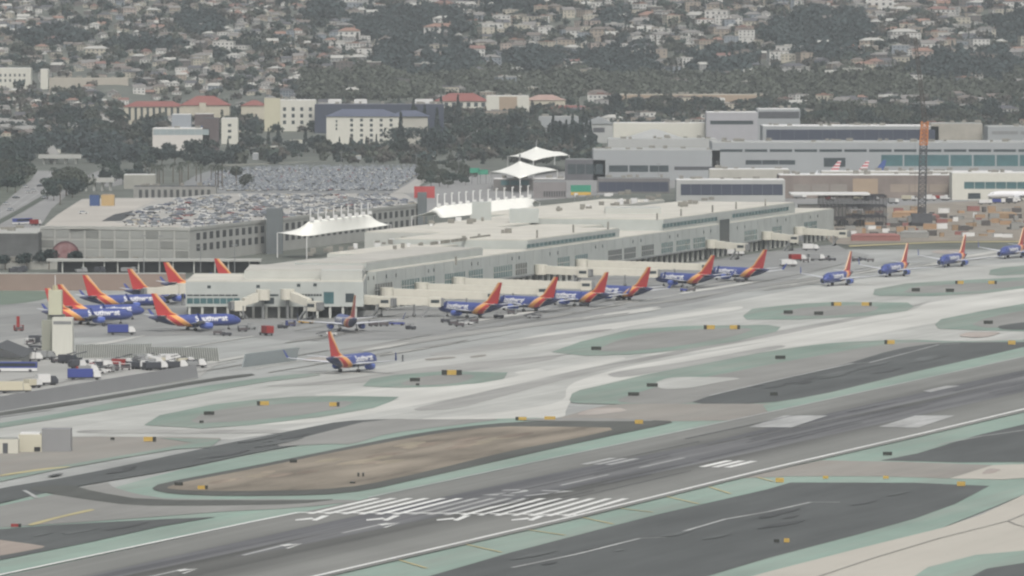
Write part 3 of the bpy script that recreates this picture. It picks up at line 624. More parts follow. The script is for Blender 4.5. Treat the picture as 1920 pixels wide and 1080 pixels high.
S('road', ROADM, [(-80,500),(-80,475),(0,420),(50,393),(92,368),(130,348),(160,330),(172,334),(130,362),(96,392),(76,424),(70,440)], 1, 0)
S('planted_strip', mat('verge_green', C(84,90,80), var=.3, scale=.08), [(-80,475),(-80,452),(0,411),(37,391),(95,357),(122,345),(130,348),(92,368),(50,393),(0,420)], 2, 0)
S('verge', mat('verge_bank', C(94,100,88), var=.35, scale=.06), [(-80,424),(-80,330),(0,318),(60,312),(95,300),(72,318),(57,339),(30,361),(0,387)], 2, 0)
S('road', ROADM, [(160,330),(190,318),(230,330),(236,344),(200,352),(172,336)], 2, 1)
strip('road_line', WHITED, [(-60,432),(15,391),(60,358),(100,322)], .5, 3); strip('road_line', WHITED, [(-60,440),(22,396),(75,361),(115,330)], .5, 3)
S('ramp_shadowed_lane', mat('lane_dark', C(112,112,110), var=.1), [(0,0),(0,0),(0,0)], 1, 0) if False else None
op = [G(p_[0], p_[1], GZ) for p_ in ((190,415),(214,402),(250,395),(246,402),(228,414))]; sheet('ramp_opening', [(q.x,q.y) for q in op], GZ+.05, GDARK, 0, True)
LOTM = mat('lot_asphalt', C(134,136,136), var=.08, scale=.05)
S('parking_lot', LOTM, [(330,352),(365,330),(400,318),(470,310),(820,299),(835,302),(800,322),(765,348),(740,362),(420,362),(380,360)], 1, 0)
S('parking_lot', mat('kerb_concrete', C(176,174,168), var=.08, scale=.05), [(735,362),(765,345),(800,322),(822,308),(845,292),(850,296),(832,318),(790,345),(775,362)], 2, 0)
S('terminal_road', ROADM, [(760,362),(800,346),(870,330),(1000,322),(1350,318),(1500,340),(1600,360),(1700,362),(1960,372),(1960,400),(1500,420),(1270,352),(1060,372),(900,385),(800,400)], 1, 0)
S('construction_dirt', mat('construction_soil', C(146,138,126), var=.25, scale=.06), [(1490,400),(1660,388),(1760,380),(1960,372),(1960,450),(1760,452),(1590,458),(1560,456)], 2, 0)
S('far_apron', CONC2, [(1270,352),(1400,338),(1560,330),(1960,338),(1960,376),(1700,372),(1500,372)], 2, 0)
def deck_thing(name, label, cat, px0, px1, by, ty, depth, m, rail=True):
    p = G((px0+px1)/2, by); W = (px1-px0)/sc(p.y); h = ZAT(ty, p.y); t = thing(name, label, cat, p)
    MB().box(-W/2, W/2, 0, depth, h-1.6, h).build('deck', m, t); MB().box(-W/2, W/2, -.2, -.003, h-1.8, h+.9).build('barrier', GCONC, t)
    for k in range(4): x = -W/2+W*(k+.5)/4; MB().box(x-.7, x+.7, 2, depth-2, 0, h-1.61).build('pier_column', GCONC, t)
    return t
deck_thing('overpass', 'pale concrete overpass crossing the sunken road at far left', 'overpass', 72, 152, 312, 292, 14, GCONC)
deck_thing('overpass', 'shorter white-edged overpass just above the beige garage ramp', 'overpass', 153, 214, 358, 336, 12, GCONC)
# tall wall along the back of the car lot
LW = thing('retaining_wall', 'long low concrete wall closing the far side of the car lot', 'wall', G(600, 305))
a, b = G(395, 316)-Vector(LW.location), G(822, 301)-Vector(LW.location); d = (b-a).normalized(); n = Vector((-d.y, d.x, 0))
MB().prism([(v.x,v.y) for v in (a, b, b+n, a+n)], 0, 2.4).build('wall', mat('lot_wall', C(150,150,142), var=.05), LW)
# brick wall behind the left hand jets
BW = thing('brick_wall', 'long brownish brick wall behind the left group of jets', 'wall', G(170, 545))
MB().box(-(170+120)/sc(BW.location.y), 178/sc(BW.location.y), 0, 1.2, 0, 6.2).build('wall', mat('brick_brown', C(146,130,120), var=.06, scale=.1), BW)
MB().box(-(170+120)/sc(BW.location.y), 178/sc(BW.location.y), -.1, 1.3, 6.204, 6.6).build('coping', GCONC, BW)
S('grass_strip', mat('dull_grass', C(112,126,112), var=.1, scale=.1), [(-60,545),(80,545),(130,550),(60,566),(0,572),(-60,576)], 2)
# dark glazed wing left of the garage, low road wall under it
bldg('dark_building', 'dark glazed low building at the left edge beside the garage', 'building', -60, 72, 492, 438, 60, mat('dark_cladding', C(96,98,98), var=.25, scale=.15), GCONC)
bldg('road_wall', 'pale low wall with dark gaps under the garage face', 'wall', -60, 330, 505, 492, 2, mat('pale_wall', C(166,166,160), var=.05), GCONC)
UG = thing('covered_walkway', 'dark open walkway along the foot of the parking garage', 'walkway', G(400, 512))
MB().box(-62, 18, 4, 8, 0, 4.6).build('back_wall', GDARK, UG); MB().box(-66, 19, -1, 8.2, 4.604, 5.5).build('roof_slab', GCONC, UG)
for k in range(11): MB().box(-60+k*7.3+(k%3), -59.5+k*7.3+(k%3), 0, .7, 0, 4.6).build('column', TPALE, UG)

# ------------------------------------------------ white fabric canopies
FAB = mat('white_fabric', C(240,240,232,.95), rough=.6, var=.03, scale=.1)
def canopy(label, F, Rg, posts, hp):
    f = [G(*p) for p in F]; r = [G(*p) for p in Rg]; base = sum(f, Vector())/len(f); base.z = 0
    t = thing('fabric_canopy', label, 'canopy', base); ax = (r[-1]-r[0]); ax.z = 0; ax.normalize(); n = Vector((-ax.y, ax.x, 0))
    m = MB(); N_ = 14; rows = 7; vs = []
    def along(P, u):
        k = u*(len(P)-1); i = min(int(k), len(P)-2); return P[i].lerp(P[i+1], k-i)
    for j in range(rows*2+1):
        for i in range(N_+1):
            u = i/N_; a = along(f, u); c = along(r, u); b = c + (c-a); b.z = a.z; b = b if (b-c).length < 40 else c+(b-c).normalized()*14
            q = j/rows
            p = a.lerp(c, q) if q <= 1 else c.lerp(b, q-1); h = 1-abs(q-1); z0 = a.z; p.z = z0+(c.z-z0)*(h**1.35)
            vs.append(p-base)
    W_ = N_+1; m.add(vs, [(j*W_+i, j*W_+i+1, (j+1)*W_+i+1, (j+1)*W_+i) for j in range(rows*2) for i in range(N_)])
    o = m.build('fabric', FAB, t, smooth=True); md = o.modifiers.new('thickness', 'SOLIDIFY'); md.thickness = .15
    for k in range(posts):
        p = along(r[1:-1] if len(r) > 3 else r, k/(posts-1)) - base; f2 = MB(); s_ = .3; q = p + ax*2.2
        f2.rod((p.x, p.y, p.z-1), (p.x, p.y, p.z+hp), s_, 6); f2.rod((p.x, p.y, p.z+hp-.3), (q.x, q.y, p.z+hp-.3), s_*.8, 6); f2.box(q.x-.9, q.x+.9, q.y-.5, q.y+.5, p.z-.2, p.z+1.2)
        f2.build('portal_frame', WHITE, t)
    for c in (f[0], f[-1], f[1], f[-2]): q = c-base; MB().rod((q.x,q.y,0),(q.x,q.y,c.z), .22, 6).build('corner_post', WHITE, t)
    return t
canopy('white tent canopy with nine portal posts, in front of the parking garage', [(520,436,10.5),(575,443,9.5),(640,434,9.5),(690,428,9.5),(733,421,10.5)], [(560,430,11.5),(582,413,15.5),(640,407,15.5),(690,401,15.5),(708,415,12)], 9, 5.0)
tbox('far_hall', 560, 790, 88.1, 118, 0, 15.5, TPALE, TROOF)
canopy('white tent canopy with a row of posts, behind the terminal roof', [(772,406,14),(815,403,13.5),(900,394,13.5),(975,386,13.5),(1012,380,14)], [(800,400,15),(820,387,18),(900,379,18),(990,370,18),(1003,376,16)], 13, 5.5)
def peaked(label, pts, peak, mast, h_eave):
    c = [G(p[0], p[1], h_eave) for p in pts]; Y = sum(q.y for q in c)/len(c); base = sum(c, Vector())/len(c); base.z = 0
    pk = Vector(((peak[0]-960)/sc(Y), Y, ZAT(peak[1], Y)))
    t = thing('peaked_canopy', label, 'canopy', base); vs = []; fs = []; rings = 6; n = len(c)*4
    for k in range(rings+1):
        s = k/rings
        for i in range(n):
            a = c[i//4]; b = c[(i//4+1)%len(c)]; f = (i%4)/4; e = a.lerp(b, f); e.z -= -1.0*math.sin(math.pi*f)*.8
            p = e.lerp(pk, s); p.z = e.z + (pk.z-e.z)*(s**1.5); vs.append(p-base)
    for k in range(rings):
        for i in range(n): fs.append((k*n+i, k*n+(i+1)%n, (k+1)*n+(i+1)%n, (k+1)*n+i))
    m = MB(); m.add(vs, fs); o = m.build('fabric', FAB, t, smooth=True); so_ = o.modifiers.new('thickness', 'SOLIDIFY'); so_.thickness = .15
    q = pk-base; MB().rod((q.x-1.5,q.y,0),(q.x,q.y,q.z+mast), .5, 6).build('mast', MGREY, t)
    for a in c: q = a-base; MB().rod((q.x,q.y,0),(q.x,q.y,a.z), .3, 6).build('corner_post', WHITE, t)
peaked('larger rear peaked white canopy with a grey mast', [(952,293),(1000,301),(1067,291),(1040,284)], (1006,275), 4, 10)
peaked('front peaked white canopy with a grey mast, right of the green signs', [(920,322),(975,334),(1045,319),(1000,313)], (975,302), 4, 9)

# round red mural panel standing on the garage face
mu = thing('mural_panel', 'round-topped dull red mural panel low on the left part of the garage face', 'mural', (0,0,0)); q = G(124, 489); mu.location = (q.x, G(124, 429, GZ).y-1.6, 0)
pts = [(math.cos(t_)*6.0, .6+math.sin(t_)*7.2) for t_ in [math.pi*k/14 for k in range(15)]]; m = MB()
m.add([(x, 0, z) for x, z in pts]+[(x, .4, z) for x, z in pts], [tuple(range(14,-1,-1)), tuple(range(15,30))]+[(i,(i+1)%15,15+(i+1)%15,15+i) for i in range(15)])
m.build('panel', mat('mural_red', C(150,92,94), var=.3, scale=.35, col2=C(140,118,118)), mu)
m = MB(); ri = [(math.cos(t_)*6.6, .6+math.sin(t_)*7.8) for t_ in [math.pi*k/14 for k in range(15)]]
m.add([(x,-.1,z) for x,z in ri]+[(x,-.1,z) for x,z in pts]+[(x,.5,z) for x,z in ri]+[(x,.5,z) for x,z in pts], [(i,i+1,16+i,15+i) for i in range(14)]+[(30+i,45+i,46+i,31+i) for i in range(14)]+[(i,30+i,31+i,i+1) for i in range(14)]); m.build('rim', mat('mural_rim', C(104,72,76)), mu)
fo = thing('flyover', 'curved pale flyover ramp sweeping in from the left edge among dark trees', 'flyover', HIT(40, 262)); B_ = Vector(fo.location)
tp = [(-60,232),(0,231),(40,236),(72,250),(92,275),(112,302)]; bt = [(-60,250),(0,250),(36,253),(62,266),(78,286),(96,306)]
Pt = [HIT(*p)+Vector((0,0,5))-B_ for p in tp]; Pb = [HIT(*p)+Vector((0,0,5))-B_ for p in bt]
m = MB(); n_ = len(tp); m.add(Pt+Pb+[p-Vector((0,0,1.5)) for p in Pb], [(i,n_+i,n_+i+1,i+1) for i in range(n_-1)]+[(n_+i,2*n_+i,2*n_+i+1,n_+i+1) for i in range(n_-1)]); m.build('deck', mat('flyover_deck', C(158,157,152), var=.08, scale=.05), fo)
for p in Pb[1:]: MB().rod(p-Vector((0,-3,9)), p-Vector((0,-3,1.6)), 1.0, 8).build('pier_column', GCONC, fo)
# ------------------------------------------------ far terminal and its neighbours
H16 = [(0.02,.98,.80,.88,16,1,.90,1.0,GLASS)]
bldg('far_terminal', 'long grey far terminal with teal window bays behind the crane', 'terminal', 1335, 1960, 338, 268, 60, T2C, T2R, wins=[(0.02,.99,.76,.83,13,1,.90,1.0,GLASS),(0.505,.99,.38,.68,7,1,.93,1.0,TEAL),(.10,.25,.42,.54,3,1,.97,1,GLASS),(.335,.40,.36,.60,1,1,1,1,GLASS)])
bldg('far_terminal_hall', 'grey hall stepping up behind the far terminal, dark glazed front and thin white roof', 'building', 1430, 1760, 322, 237, 50, T2C, WHROOF, wins=[(.02,.98,.62,.93,12,1,.99,1,NAVY)])
bldg('domed_roof_hall', 'shallow pyramid-roofed grey hall in the far terminal', 'building', 1425, 1535, 318, 243, 40, T2C, T2R, kind='hip', rh=8)
bldg('domed_roof_hall', 'shallow pyramid-roofed grey hall left of the far terminal', 'building', 1165, 1290, 318, 243, 40, T2R, T2R, kind='hip', rh=7)
bldg('white_roof_building', 'flat white-roofed box standing above the far terminal', 'building', 1324, 1420, 312, 211, 30, mat('lilac_grey_wall', C(172,172,176), var=.04), WHROOF, wins=[(.08,.92,.78,.85,6,1,1,1,GLASS)])
bldg('grey_box_building', 'grey box with a dark rooftop band right of the flat white roof', 'building', 1420, 1500, 312, 205, 30, T2C, WHROOF, wins=[(.02,.98,.84,.96,3,1,1,1,DGREY),(.45,.95,.68,.71,2,1,.5,1,GLASS)])
bldg('right_wing_building', 'grey building with window strip at the right edge above the teal bays', 'building', 1852, 1970, 325, 238, 40, T2C, T2R, wins=[(.04,.96,.84,.91,2,1,.9,1,MGREY)])
bldg('rooftop_plant_block', 'cluttered beige rooftop block right of the crane', 'building', 1745, 1842, 322, 232, 24, mat('plant_block', C(170,166,156), var=.15, scale=.1), T2R)
bldg('grey_flat_building', 'grey building with a long roof slab left of the far terminal', 'building', 1112, 1350, 338, 282, 50, T2C, T2R, wins=[(.12,.60,.28,.5,3,1,.93,1,GLASS),(.64,.95,.34,.46,1,1,1,1,DGREY)])
bldg('grey_flat_building', 'low grey hall with sloped roof right of the dark conifers', 'building', 1140, 1345, 325, 262, 45, T2R, T2R)
bldg('gabled_grey_building', 'small grey gabled building beside the dark conifers', 'building', 1096, 1150, 268, 219, 25, T2R, T2C, kind='gable', rh=5, wins=[(.3,.7,.55,.8,1,1,1,1,DGREY)])
bldg('white_long_building', 'long white low building behind the grey hall with shallow pyramid roof', 'building', 1150, 1340, 310, 231, 20, WHTB, WHROOF)
bldg('low_grey_shed', 'low grey shed in front of the dark conifers', 'shed', 1010, 1085, 243, 219, 16, T2C, T2R)
bldg('brown_concourse', 'brown and grey two-storey concourse behind the steel frame', 'building', 1460, 1785, 372, 329, 30, mat('brown_panel', C(134,124,118), var=.2, scale=.08), WHROOF, wins=[(.08,.40,.24,.62,3,1,.9,1,mat('panel_grey', C(146,140,134), var=.1)),(.42,.58,.10,.86,1,1,.9,1,TANB),(.64,.98,.28,.62,3,1,.92,1,mat('panel_beige', C(158,146,134), var=.08))])
bldg('glass_concourse', 'low concourse with one long dark window band beyond the terminal roof', 'building', 1268, 1472, 378, 338, 24, T2R, WHROOF, wins=[(.04,.98,.30,.82,10,1,.98,1,NAVY)])
bldg('dark_glass_link', 'dark glass link building under a pale roof left of the long dark window band', 'building', 1120, 1256, 362, 335, 20, mat('link_wall', C(118,116,116), var=.1), MGREY, wins=[(.02,.98,.1,.78,8,1,.98,1,NAVY)])
bldg('white_concourse', 'white concourse with green glass at the right edge', 'building', 1785, 1970, 375, 325, 24, WHTB, WHROOF, wins=[(.12,.98,.42,.68,8,1,.95,1,TEAL),(.12,.96,.04,.26,4,1,.6,1,GLASS)])
bldg('low_link_building', 'pale low link building left of the white and blue tails', 'building', 1330, 1480, 350, 318, 18, mat('pale_link', C(176,174,166), var=.12, scale=.1), WHROOF)
bldg('low_link_building', 'white-roofed long low building in front of the teal bays', 'building', 1540, 1900, 352, 322, 16, mat('pale_link', C(176,174,166)), WHROOF, wins=[(.05,.95,.3,.55,14,1,.6,1,MGREY)])
bldg('parking_deck', 'dark parking deck with vertical slots left of the green gantry sign', 'garage', 1000, 1062, 372, 342, 30, mat('deck_lilac', C(140,136,136), var=.08), MGREY, wins=[(.3,.98,.1,.45,9,1,.6,1,GDARK)])
bldg('entrance_hall', 'small glazed building under the front peaked canopy', 'building', 925, 1060, 358, 336, 18, mat('entrance_grey', C(120,118,116), var=.2, scale=.1), WHROOF, wins=[(.1,.5,.5,.9,3,1,.9,1,TEAL)])
bldg('dark_hall', 'dark low building between the two peaked canopies and the grey halls', 'building', 1060, 1135, 338, 300, 25, mat('dark_hall', C(104,104,108), var=.15, scale=.1), MGREY, wins=[(.05,.95,.3,.8,4,1,.9,1,GLASS)])
bldg('lot_office', 'row of small grey booths with white posts left of the car lot', 'building', 232, 292, 354, 328, 10, mat('booth', C(160,160,152), var=.1), WHROOF)
bldg('long_portal_building', 'long low building with dark columns beside the garage roof', 'building', 250, 405, 378, 350, 12, mat('portal_wall', C(150,150,146), var=.15, scale=.2), DGREY, wins=[(.05,.95,.05,.8,12,1,.5,1,GDARK)])
bldg('toll_booth', 'small yellow booth at the head of the ramp', 'booth', 190, 214, 386, 366, 5, mat('ochre', C(186,160,116), var=.08), TANB, zb=GZ+.05)
bldg('blue_container', 'blue box container at the head of the ramp', 'container', 168, 186, 386, 366, 5, mat('blue_box', C(66,88,132), var=.06), DGREY, zb=GZ+.05)

# ------------------------------------------------ town at the foot of the hill
bldg('white_hotel', 'white hotel with a blank tower and four columns of dark windows', 'hotel', 497, 592, 246, 188, 24, WHTB, WHROOF, wins=[(.30,.98,.18,.82,4,3,.36,.56,GLASS)],
     extra=lambda t, W, h, d: MB().box(-W/2-.5, -W/2+W*.30, -2.2, -.004, -4, h+1.6).build('blank_tower', mat('cream_tower', C(200,196,172), var=.03), t))
bldg('slate_building', 'long slate-blue building behind the blue-roofed hotel', 'building', 590, 832, 250, 196, 26, NAVY, mat('slate_roof', C(110,112,120), var=.1, scale=.1))
for i, (a, b, t) in enumerate(((615,640,'leftmost'),(664,688,'middle'),(778,812,'rightmost'))):
    bldg('white_roof_unit', t+' white rooftop box above the slate-blue building', 'roof unit', a, b, 240, 187, 10, WHROOF, WHROOF, group='white rooftop boxes')
def hotel2(t, W, h, d):
    MB().box(W/2+.01, W/2+20, 6, d-2, -6, h-.3).build('wing_wall', mat('pale_wing', C(186,184,174), var=.04), t)
    MB().hip(W/2-6, W/2+20.5, 5.5, d, h+.01, 4.0, .8).build('wing_roof', mat('blue_slate_roof', C(92,98,116), var=.08), t)
bldg('blue_roofed_hotel', 'cream hotel under a slate-blue hipped roof, trees in front', 'hotel', 612, 748, 272, 205, 22, WHTB, mat('blue_slate_roof', C(92,98,116), var=.08), kind='hip', rh=5, wins=[(.28,.96,.08,.96,5,5,.30,.55,GLASS),(.08,.2,.5,.9,1,3,.2,.6,GLASS)], extra=hotel2)
bldg('white_hall', 'wide white windowless hall with a glazed top strip among dark trees', 'hall', 286, 393, 284, 241, 25, mat('white_hall', C(214,210,204), var=.03), WHROOF, wins=[(.01,.99,.72,.97,8,1,.97,1,mat('pale_glass', C(156,168,170), var=.05))])
bldg('grey_tower_block', 'grey glazed block rising behind the white windowless hall', 'building', 322, 358, 282, 215, 16, mat('grey_glazed', C(150,156,162), var=.04), WHROOF)
bldg('white_roofed_block', 'small block with bright white roof beside the grey glazed block', 'building', 365, 400, 268, 214, 12, BROWNB, WHROOF, wins=[(.05,.6,.4,.6,1,1,1,1,mat('blue_box', C(66,88,132)))])
bldg('brown_tower', 'dark brown block between white hall and small white tower', 'building', 380, 410, 284, 222, 14, BROWNB, DGREY)
bldg('white_tower', 'small white tower with one column of windows', 'building', 415, 446, 270, 222, 12, WHTB, WHROOF, wins=[(.35,.65,.15,.85,1,3,.7,.45,GLASS)])
bldg('red_roofed_hall', 'long cream hall under a dull red roof left of the white hotel', 'building', 232, 345, 232, 190, 18, CRMB, REDR, kind='hip', rh=4, wins=[(.05,.95,0.2,.95,9,1,.4,1,GLASS)])
bldg('red_roofed_hall', 'red hip-roofed hall with a pale chimney tower left of the white hotel', 'building', 338, 430, 234, 180, 24, CRMB, REDR, kind='hip', rh=7, extra=lambda t, W, h, d: MB().box(-4, 1, -3, -.01, -3, h+2).build('chimney_tower', CRMB, t))
bldg('red_roofed_hall', 'small cream building under a red roof touching the white hotel', 'building', 452, 500, 232, 188, 16, CRMB, REDR, kind='hip', rh=4)
bldg('red_roofed_hall', 'cream arcaded building under a red hipped roof right of the slate-blue building', 'building', 815, 915, 214, 175, 22, WHTB, REDR, kind='hip', rh=6, wins=[(.15,.98,.1,.95,6,2,.5,.75,GLASS)])
bldg('beige_block', 'white and tan block right of the arcaded red-roofed building', 'building', 912, 992, 218, 180, 16, WHTB, WHROOF, wins=[(.30,.72,0,.96,1,1,1,1,TANB)])
bldg('pink_roofed_block', 'pale block under a pinkish roof above the dark trees', 'building', 985, 1060, 208, 178, 20, CRMB, mat('pink_roof', C(176,150,140), var=.08), kind='hip', rh=4)
bldg('red_roofed_hall', 'long low building under a thin dull red roof above the dark conifers', 'building', 1022, 1108, 216, 198, 14, CRMB, REDR, kind='hip', rh=2.5)
bldg('tan_building', 'very long low tan building at the foot of the hill', 'building', 1160, 1452, 200, 178, 22, TANB, mat('pale_tan_roof', C(196,190,176), var=.05))
bldg('white_block', 'white block with small windows at the left edge below the hill', 'building', -20, 58, 168, 128, 16, WHTB, WHROOF, wins=[(.1,.9,.3,.8,7,2,.4,.5,GLASS)])
bldg('white_block', 'white end block with a blank wall near the left edge', 'building', 76, 90, 168, 130, 16, WHTB, WHROOF)
bldg('long_pale_hall', 'long pale flat-roofed hall near the left edge below the hill', 'building', 92, 240, 160, 147, 14, mat('pale_hall', C(178,172,160), var=.05), mat('pale_tan_roof', C(196,190,176)))
# ------------------------------------------------ control-like tower and fences at lower left
tw = thing('airfield_tower', 'pale square tower with a dark neck standing before the left jets', 'tower', G(112, 668)); ts = sc(tw.location.y)
PALEY = mat('pale_cream_tower', C(194,194,172), var=.04, scale=.3)
MB().box(-14/ts, 24/ts, 0, 7, 0, 72/ts).build('lower_block', mat('white_ribbed', C(208,208,198), var=.05, scale=.8, stretch=(6,6,.2)), tw)
MB().box(-36/ts, -15/ts, 5, 10, 0, 66/ts).build('rear_block', mat('greenish_grey', C(158,160,148), var=.05), tw)
MB().box(-26/ts, 6/ts, 7.5, 12, 0, 76/ts).build('neck', mat('dark_neck', C(120,124,116), var=.1), tw)
MB().box(-24/ts, 1/ts, 7, 12.5, 76/ts, 122/ts).build('upper_cabin', PALEY, tw)
MB().box(-22/ts, 4/ts, 7.1, 12.4, 74/ts-.1, 76/ts-.003).build('cabin_floor', DGREY, tw)
MB().rod((-12/ts, 9.5, 122/ts), (-12/ts, 9.5, 131/ts), 1.0, 8, r2=.7).build('lantern', mat('lantern_beige', C(176,168,140)), tw); MB().rod((-12/ts, 9.5, 131/ts), (-12/ts, 9.5, 150/ts), .12, 5).build('antenna', WHITE, tw)
MB().box(-12/ts, 22/ts, -.06, -.003, 60/ts, 66/ts).build('louvre', MGREY, tw)
def fence(name, label, cat, a, b, h, m, ribs=0, lean=0.0, ribm=None):
    A_, B_ = G(*a), G(*b); t = thing(name, label, cat, A_); q = B_-A_; d = q.normalized(); n = Vector((-d.y, d.x, 0)); Ln = q.length
    k = MB(); th = .3
    vs = [Vector(), q, q+n*th, n*th]; k.add([v for v in vs]+[v+Vector((0,0,h))+n*lean for v in vs], [(0,3,2,1),(4,5,6,7),(0,1,5,4),(1,2,6,5),(2,3,7,6),(3,0,4,7)]); k.build('panel', m, t)
    if ribs:
        r = MB()
        for i in range(ribs+1):
            p = d*(Ln*i/ribs); r.add([p-n*.25+d*x for x in (-.12,.12)]+[p-n*.02+d*x for x in (.12,-.12)]+[p-n*.25+n*lean+Vector((0,0,h))+d*x for x in (-.12,.12)]+[p-n*.02+n*lean+Vector((0,0,h))+d*x for x in (.12,-.12)], [(0,3,2,1),(4,5,6,7),(0,1,5,4),(1,2,6,5),(2,3,7,6),(3,0,4,7)])
        r.build('rib', ribm or MGREY, t)
    return t
RIBM = mat('ribbed_steel', C(150,154,151), var=.06, scale=.4)
fence('blast_fence', 'ribbed grey blast fence nearer the tower', 'blast fence', (140,672), (282,670), 4.2, RIBM, 34, -1.5, mat('pale_rib', C(204,206,202)))
fence('blast_fence', 'ribbed grey blast fence with the free right end', 'blast fence', (276,676), (411,678), 4.2, RIBM, 32, -1.5, mat('pale_rib', C(204,206,202)))
fence('mesh_barrier', 'bluish grey slanted barrier panel left of the taxiing jet', 'barrier', (455,689), (556,676), 4.0, mat('bluish_panel', C(168,176,178), var=.04), 0, -1.0)
fence('sound_wall', 'plain grey wall running from the left edge past the vehicle yard', 'wall', (-60,782), (372,709), 3.9, mat('plain_grey_wall', C(146,147,148), var=.04, scale=.05), 0, 0.6)
S('yard', mat_pave('yard_asphalt', C(160,160,156,.9), var=.08, scale=.05), [(-60,650),(0,640),(60,632),(140,668),(411,680),(372,708),(-60,780)], 3, 0)
bldg('dark_shed', 'dark-roofed shed at the left edge beyond the yard', 'shed', -50, 40, 690, 650, 40, mat('shed_grey', C(150,152,150), var=.1), mat('dark_shed_roof', C(86,88,90), var=.05), kind='gable', rh=3.2)
def hut(t, W, h, d):
    MB().box(W/2+.01, W/2+7, .5, 5, 0, 5.6).build('side_wall', mat('plain_grey_wall', C(146,147,148)), t)
bldg('small_building', 'small cream building beside a grey wall at the left edge near the runway', 'building', 35, 78, 848, 815, 5, mat('cream_hut', C(200,196,178), var=.05), WHROOF, wins=[(.68,.95,0.05,.3,1,1,1,1,BLACK)], extra=hut)
bldg('small_building', 'low white shed with a dark doorway at the left edge near the runway', 'shed', -30, 34, 851, 824, 4, mat('white_shed', C(206,204,192), var=.05), mat('grey_shed_roof', C(160,162,158)), wins=[(.55,.70,0,.75,1,1,1,1,DGREY)])

rr = random.Random(31); items = []
for i in range(30):                  # low sheds, kiosks and small halls showing between the trees
    px = rr.uniform(60, 1000); py = rr.uniform(262, 300); wd = rr.uniform(8, 34); c, nm = rr.choice([(WHTB,'white'),(WHTB,'white'),(CRMB,'cream'),(T2C,'grey'),(T2C,'grey')])
    if 270 < px < 460 and py < 286 or 600 < px < 810 and py < 280: continue
    o = bldg('low_building', '', 'building', px-wd/2, px+wd/2, py, py-rr.uniform(6,13), rr.uniform(6,14), c, rr.choice([T2R, WHROOF, MGREY, CRMB])); items.append((o, 'small low '+nm+' building', 'among the trees below the hotels', px))
autolabel(items)
# ================================================ AIRCRAFT (origin on the ground under the fin tip, nose towards +x)
def livery(name, stops, gz, gv):
    m = bpy.data.materials.new(name); m.use_nodes = True; t = m.node_tree; p = t.nodes['Principled BSDF']; N = t.nodes.new; L_ = t.links.new
    p.inputs['Roughness'].default_value = 0.35
    tc = N('ShaderNodeTexCoord'); sx = N('ShaderNodeSeparateXYZ'); L_(tc.outputs['Object'], sx.inputs[0])
    mz = N('ShaderNodeMapRange'); mz.inputs[1].default_value = 0; mz.inputs[2].default_value = 13; L_(sx.outputs['Z'], mz.inputs[0])
    fc = N('ShaderNodeFloatCurve'); cv = fc.mapping.curves[0]
    pts = list(zip(gz, gv)); cv.points[0].location = (pts[0][0]/13, pts[0][1]/20); cv.points[1].location = (pts[-1][0]/13, pts[-1][1]/20)
    for z, v in pts[1:-1]: cv.points.new(z/13, v/20)
    fc.mapping.update(); L_(mz.outputs[0], fc.inputs['Value'])
    ml = N('ShaderNodeMath'); ml.operation = 'MULTIPLY_ADD'; ml.inputs[1].default_value = -20; L_(fc.outputs[0], ml.inputs[0]); L_(sx.outputs['X'], ml.inputs[2])
    mr = N('ShaderNodeMapRange'); mr.inputs[1].default_value = -5; mr.inputs[2].default_value = 5; L_(ml.outputs[0], mr.inputs[0])
    cr = N('ShaderNodeValToRGB'); cr.color_ramp.interpolation = 'CONSTANT'; e = cr.color_ramp.elements
    e[0].position = 0; e[0].color = (*stops[0][1], 1); e[1].position = (stops[1][0]+5)/10; e[1].color = (*stops[1][1], 1)
    for q, c in stops[2:]: n = e.new((q+5)/10); n.color = (*c, 1)
    L_(mr.outputs[0], cr.inputs[0]); L_(cr.outputs[0], p.inputs['Base Color']); MATS[name] = m; return m
BLUE = C(66,80,142,.86); DBLUE = C(58,64,94,.9); RED = C(178,58,58,.9); ORG = C(222,160,94,.92); PEACH = C(220,186,158,.92)
GZ_, GV_ = (0,1.5,3,4.5,5.5,7,9,12.5), (13.5,12.0,9.6,7.4,6.0,4.4,3.0,1.2)
LIV = livery('livery_fuselage', [(-5,DBLUE),(-2.9,PEACH),(-2.5,RED),(-.1,ORG),(2.2,PEACH),(2.7,BLUE)], GZ_, GV_)
LIVF = livery('livery_fin', [(-5,RED),(-2.6,RED),(-1.7,ORG),(-1.0,PEACH)], (0,4.5,5.2,6.0,8,12.6,13), (16,13,10.9,8.8,6.7,2.5,2.4))
PBLUE = mat('plane_blue', BLUE, rough=.35, var=.02); PWHITE = mat('plane_white', C(232,232,234), rough=.3, var=.02); WING = mat('wing_grey', C(206,208,212), rough=.35, var=.03)
ENG = mat('engine_blue', C(86,104,172,.9), rough=.35, var=.03); DARKP = mat('plane_glass', (.03,.035,.04), rough=.2, var=.1)
PROF = [(-1.2,.16,4.75),(-.2,.42,4.65),(1.5,.78,4.42),(4,1.2,4.05),(7,1.55,3.7),(10,1.8,3.45),(13,1.9,3.35),(20,1.9,3.35),(26,1.9,3.35),(28.3,1.84,3.3),(30,1.6,3.18),(31.3,1.2,3.02),(32.1,.75,2.9),(32.6,.3,2.82),(32.75,.02,2.8)]
def rad_at(x):
    for (a, ra, za), (b, rb, zb) in zip(PROF, PROF[1:]):
        if a <= x <= b: k = (x-a)/(b-a); return ra+(rb-ra)*k, za+(zb-za)*k
    return .1, 3
